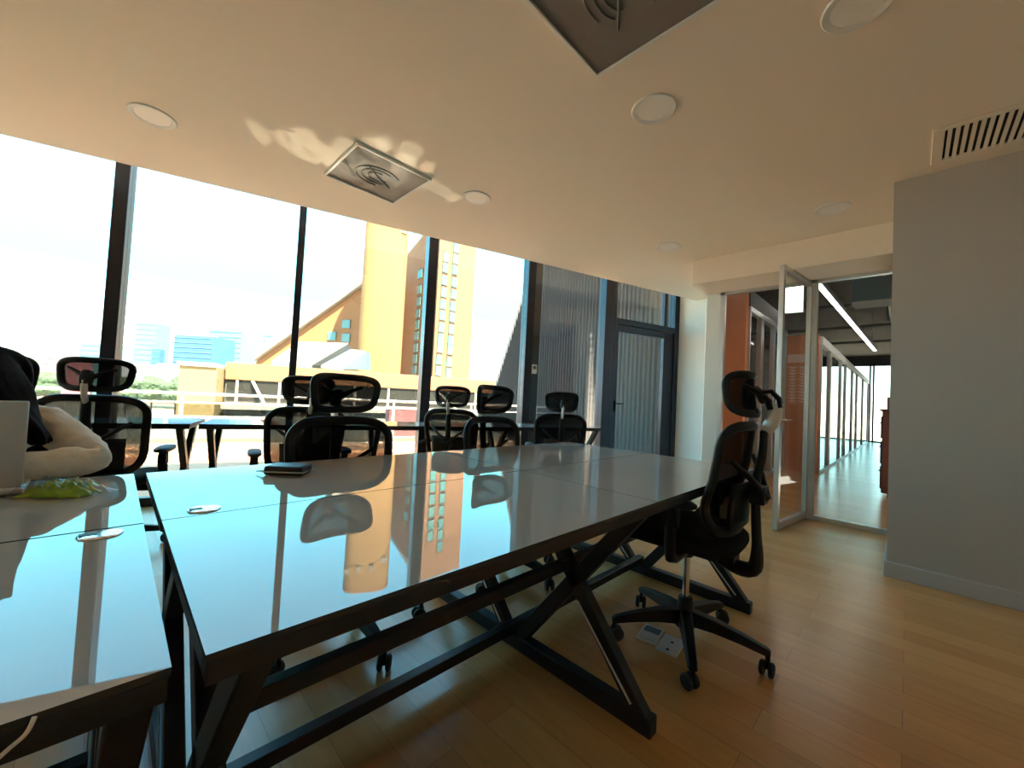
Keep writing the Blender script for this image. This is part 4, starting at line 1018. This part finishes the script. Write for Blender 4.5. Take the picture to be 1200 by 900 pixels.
# ---- far skyline ------------------------------------------------------------
def far(name, label, cat, x0, x1, ytop, Z, m, roof=None, taper=0.0, extra=None):
    a = atZ(x0, 450, Z); b = atZ(x1, 450, Z); c_ = (a+b)/2; zt = atZ((x0+x1)/2, ytop, Z)[2]
    t = thing(name, label, cat, (c_[0], c_[1], GZ)); d = b-a; d[2] = 0; w = np.linalg.norm(d)
    t.rotation_euler = (0, 0, math.atan2(d[1], d[0]))
    hh = zt-GZ; dp = w*0.8
    mb = MB(); mb.prism([(-w/2, 0, 0), (w/2, 0, 0), (w/2, dp, 0), (-w/2, dp, 0)], (0, 0, 0), (0, 0, hh))
    if taper:
        mb.v = [(x-(w*taper if z > 1 and x < 0 else 0)*-1, y, z) for x, y, z in mb.v]
    mb.build('facade', m, t, smooth=0)
    mb = MB(); nb = max(4, int(hh/ (Z*0.012)))
    for k in range(nb):
        z = hh*(k+0.5)/nb; mb.bx(-w/2*(1-2*taper*z/hh if taper else 1)*0.98, w/2*0.98, -w*0.012, w*0.0, z, z+hh/nb*0.12)
    mb.build('floor_bands', M['cyangl'], t, smooth=0)
    if roof: MB().bx(-w*0.25, w*0.25, dp*0.2, dp*0.6, hh, hh+w*roof).build('roof_plant', M['concrete'], t, smooth=0)
    return t
far('office_tower', 'slender pale blue glass tower just right of the first mullion', 'tower', 151, 177, 377, 300, M['cyangl'], 0.1, 0.12)
far('office_tower', 'small deep blue block between the slender tower and the wide one', 'tower', 175, 184, 409, 280, M['bluegl'])
far('office_tower', 'white pale block behind the two blue skyline towers', 'tower', 178, 200, 390, 360, M['concrete'])
far('office_tower', 'wide strong blue glass tower in the middle of the skyline', 'tower', 200, 246, 393, 260, M['bluegl'], 0.06)
far('office_tower', 'cyan glass tower behind and right of the strong blue one', 'tower', 240, 279, 386, 330, M['cyangl'], 0.05)
far('office_tower', 'small teal block at the foot of the slanting hotel roof', 'tower', 304, 326, 391, 300, M['cyangl'])
far('office_tower', 'pale block with blue stripe left of the first mullion', 'building', 90, 119, 402, 260, M['cyangl'])
far('low_building', 'long pink building low on the left skyline', 'building', 46, 79, 417, 240, M['pink'], 0.08)
far('low_building', 'pale grey building on the skyline at the far left edge', 'building', 2, 28, 407, 300, M['concrete'])
far('low_building', 'white row of houses under the skyline between mullions', 'building', 150, 232, 428, 200, M['concrete'], 0.03)
# tree belt at left below skyline
def tree(px, py, Z, w, h, lab):
    p = atZ(px, py, Z); t = thing('tree', lab, 'tree', (p[0], p[1], p[2]-h))
    rnd = random.Random(int(px)); bm = bmesh.new(); bmesh.ops.create_icosphere(bm, subdivisions=4, radius=1.0)
    for v in bm.verts:
        n = v.co.normalized(); k = 1+0.12*math.sin(5*n.x+px)+0.12*math.sin(7*n.z+2*n.y)+rnd.uniform(-0.07, 0.07)
        v.co = Vector((n.x*w*k, n.y*w*k, h*0.62+n.z*h*0.38*k))
    me = bpy.data.meshes.new('crown'); bm.to_mesh(me); bm.free(); me.materials.append(M['green'])
    o = bpy.data.objects.new('crown', me); C.objects.link(o); o.parent = t
    MB().cyl((0, 0, -8), (0, 0, h*0.5), w*0.07, 8).build('trunk', M['mahog'], t)
for px, py, lab in ((55, 436, 'dark green tree clump below the pink building'), (150, 441, 'dark green tree clump under the slender pale blue tower'), (180, 441, 'dark green tree clump below the small deep blue block'), (208, 443, 'dark green tree clump next to the pale yellow block')):
    tree(px, py, 90, 2.5, 7.5, lab)

# ------------------------------------------------------------------ light
w = bpy.data.worlds.new('sky'); SC.world = w; w.use_nodes = True
nt = w.node_tree; bg = nt.nodes['Background']
tc = nt.nodes.new('ShaderNodeTexCoord'); sp_ = nt.nodes.new('ShaderNodeSeparateXYZ'); rp = nt.nodes.new('ShaderNodeValToRGB')
nt.links.new(tc.outputs['Generated'], sp_.inputs[0]); nt.links.new(sp_.outputs['Z'], rp.inputs['Fac']); nt.links.new(rp.outputs['Color'], bg.inputs['Color'])
els = rp.color_ramp.elements
els[0].position = 0.0; els[0].color = (1.0, 0.90, 0.76, 1)
els[1].position = 1.0; els[1].color = (0.18, 0.32, 0.5, 1)
for pos, col in ((0.09, (0.62, 0.88, 0.90)), (0.19, (0.15, 0.60, 0.69)), (0.35, (0.17, 0.51, 0.69)), (0.6, (0.17, 0.41, 0.64))):
    e_ = els.new(pos); e_.color = (*col, 1)
bg.inputs['Strength'].default_value = 4.0
sun = bpy.data.lights.new('sun', 'SUN'); so = bpy.data.objects.new('sun', sun); C.objects.link(so)
sun.energy = 38.0; sun.angle = math.radians(0.6); sun.color = (1.0, 0.78, 0.50)
az_s = -WN*0.85+WD*0.22; az_s /= np.linalg.norm(az_s); el = math.radians(57)
tosun = Vector((az_s[0]*math.cos(el), az_s[1]*math.cos(el), math.sin(el)))
so.rotation_euler = tosun.to_track_quat('Z', 'Y').to_euler()

def glint_spot(name, loc, tgt, power, cone, blend):  # added spot lamp standing in for reflected sunlight
    l = bpy.data.lights.new(name, 'SPOT'); o = bpy.data.objects.new(name, l); C.objects.link(o)
    l.energy = power; l.spot_size = math.radians(cone); l.spot_blend = blend; l.shadow_soft_size = 0.02; l.color = (1.0, 0.86, 0.62)
    o.location = loc; o.rotation_euler = (Vector(tgt)-Vector(loc)).to_track_quat('-Z', 'Y').to_euler()
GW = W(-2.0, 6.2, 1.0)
for k in range(16):  # stack of added spots imitates a sunlit streak on the corrugated wall
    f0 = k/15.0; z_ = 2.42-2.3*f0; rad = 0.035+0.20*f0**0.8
    glint_spot('wall_glint_spot', GW, W(S0, 6.50-0.13*f0, z_), 17000, 2*math.degrees(math.atan(rad/7.3)), 0.6)
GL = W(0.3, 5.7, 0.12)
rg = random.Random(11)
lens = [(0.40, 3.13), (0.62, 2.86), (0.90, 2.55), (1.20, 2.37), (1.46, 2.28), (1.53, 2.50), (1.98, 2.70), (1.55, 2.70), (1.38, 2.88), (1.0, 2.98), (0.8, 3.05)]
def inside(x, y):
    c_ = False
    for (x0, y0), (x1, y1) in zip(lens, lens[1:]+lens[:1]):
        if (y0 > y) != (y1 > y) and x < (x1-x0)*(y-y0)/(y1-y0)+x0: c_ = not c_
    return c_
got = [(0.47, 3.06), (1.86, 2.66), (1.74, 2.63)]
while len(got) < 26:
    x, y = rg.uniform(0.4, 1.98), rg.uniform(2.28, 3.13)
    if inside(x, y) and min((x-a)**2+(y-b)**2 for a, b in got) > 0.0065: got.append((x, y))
for x, y in got:  # added spots outside imitate a patch of reflected sun on the ceiling
    glint_spot('ceiling_glint_spot', GL, (x, y, CEIL), rg.uniform(90, 200), rg.uniform(1.6, 3.2), 0.45)
SC.view_settings.view_transform = 'Standard'; SC.view_settings.look = 'None'
SC.view_settings.gamma = 1.0; SC.view_settings.use_curve_mapping = False
SC.view_settings.exposure = 1.02
SC.render.engine = 'CYCLES'
cy = SC.cycles
cy.use_denoising = True
cy.max_bounces = 10; cy.diffuse_bounces = 6; cy.glossy_bounces = 5; cy.transparent_max_bounces = 16; cy.transmission_bounces = 6
cy.sample_clamp_indirect = 8.0; cy.caustics_reflective = False; cy.caustics_refractive = False
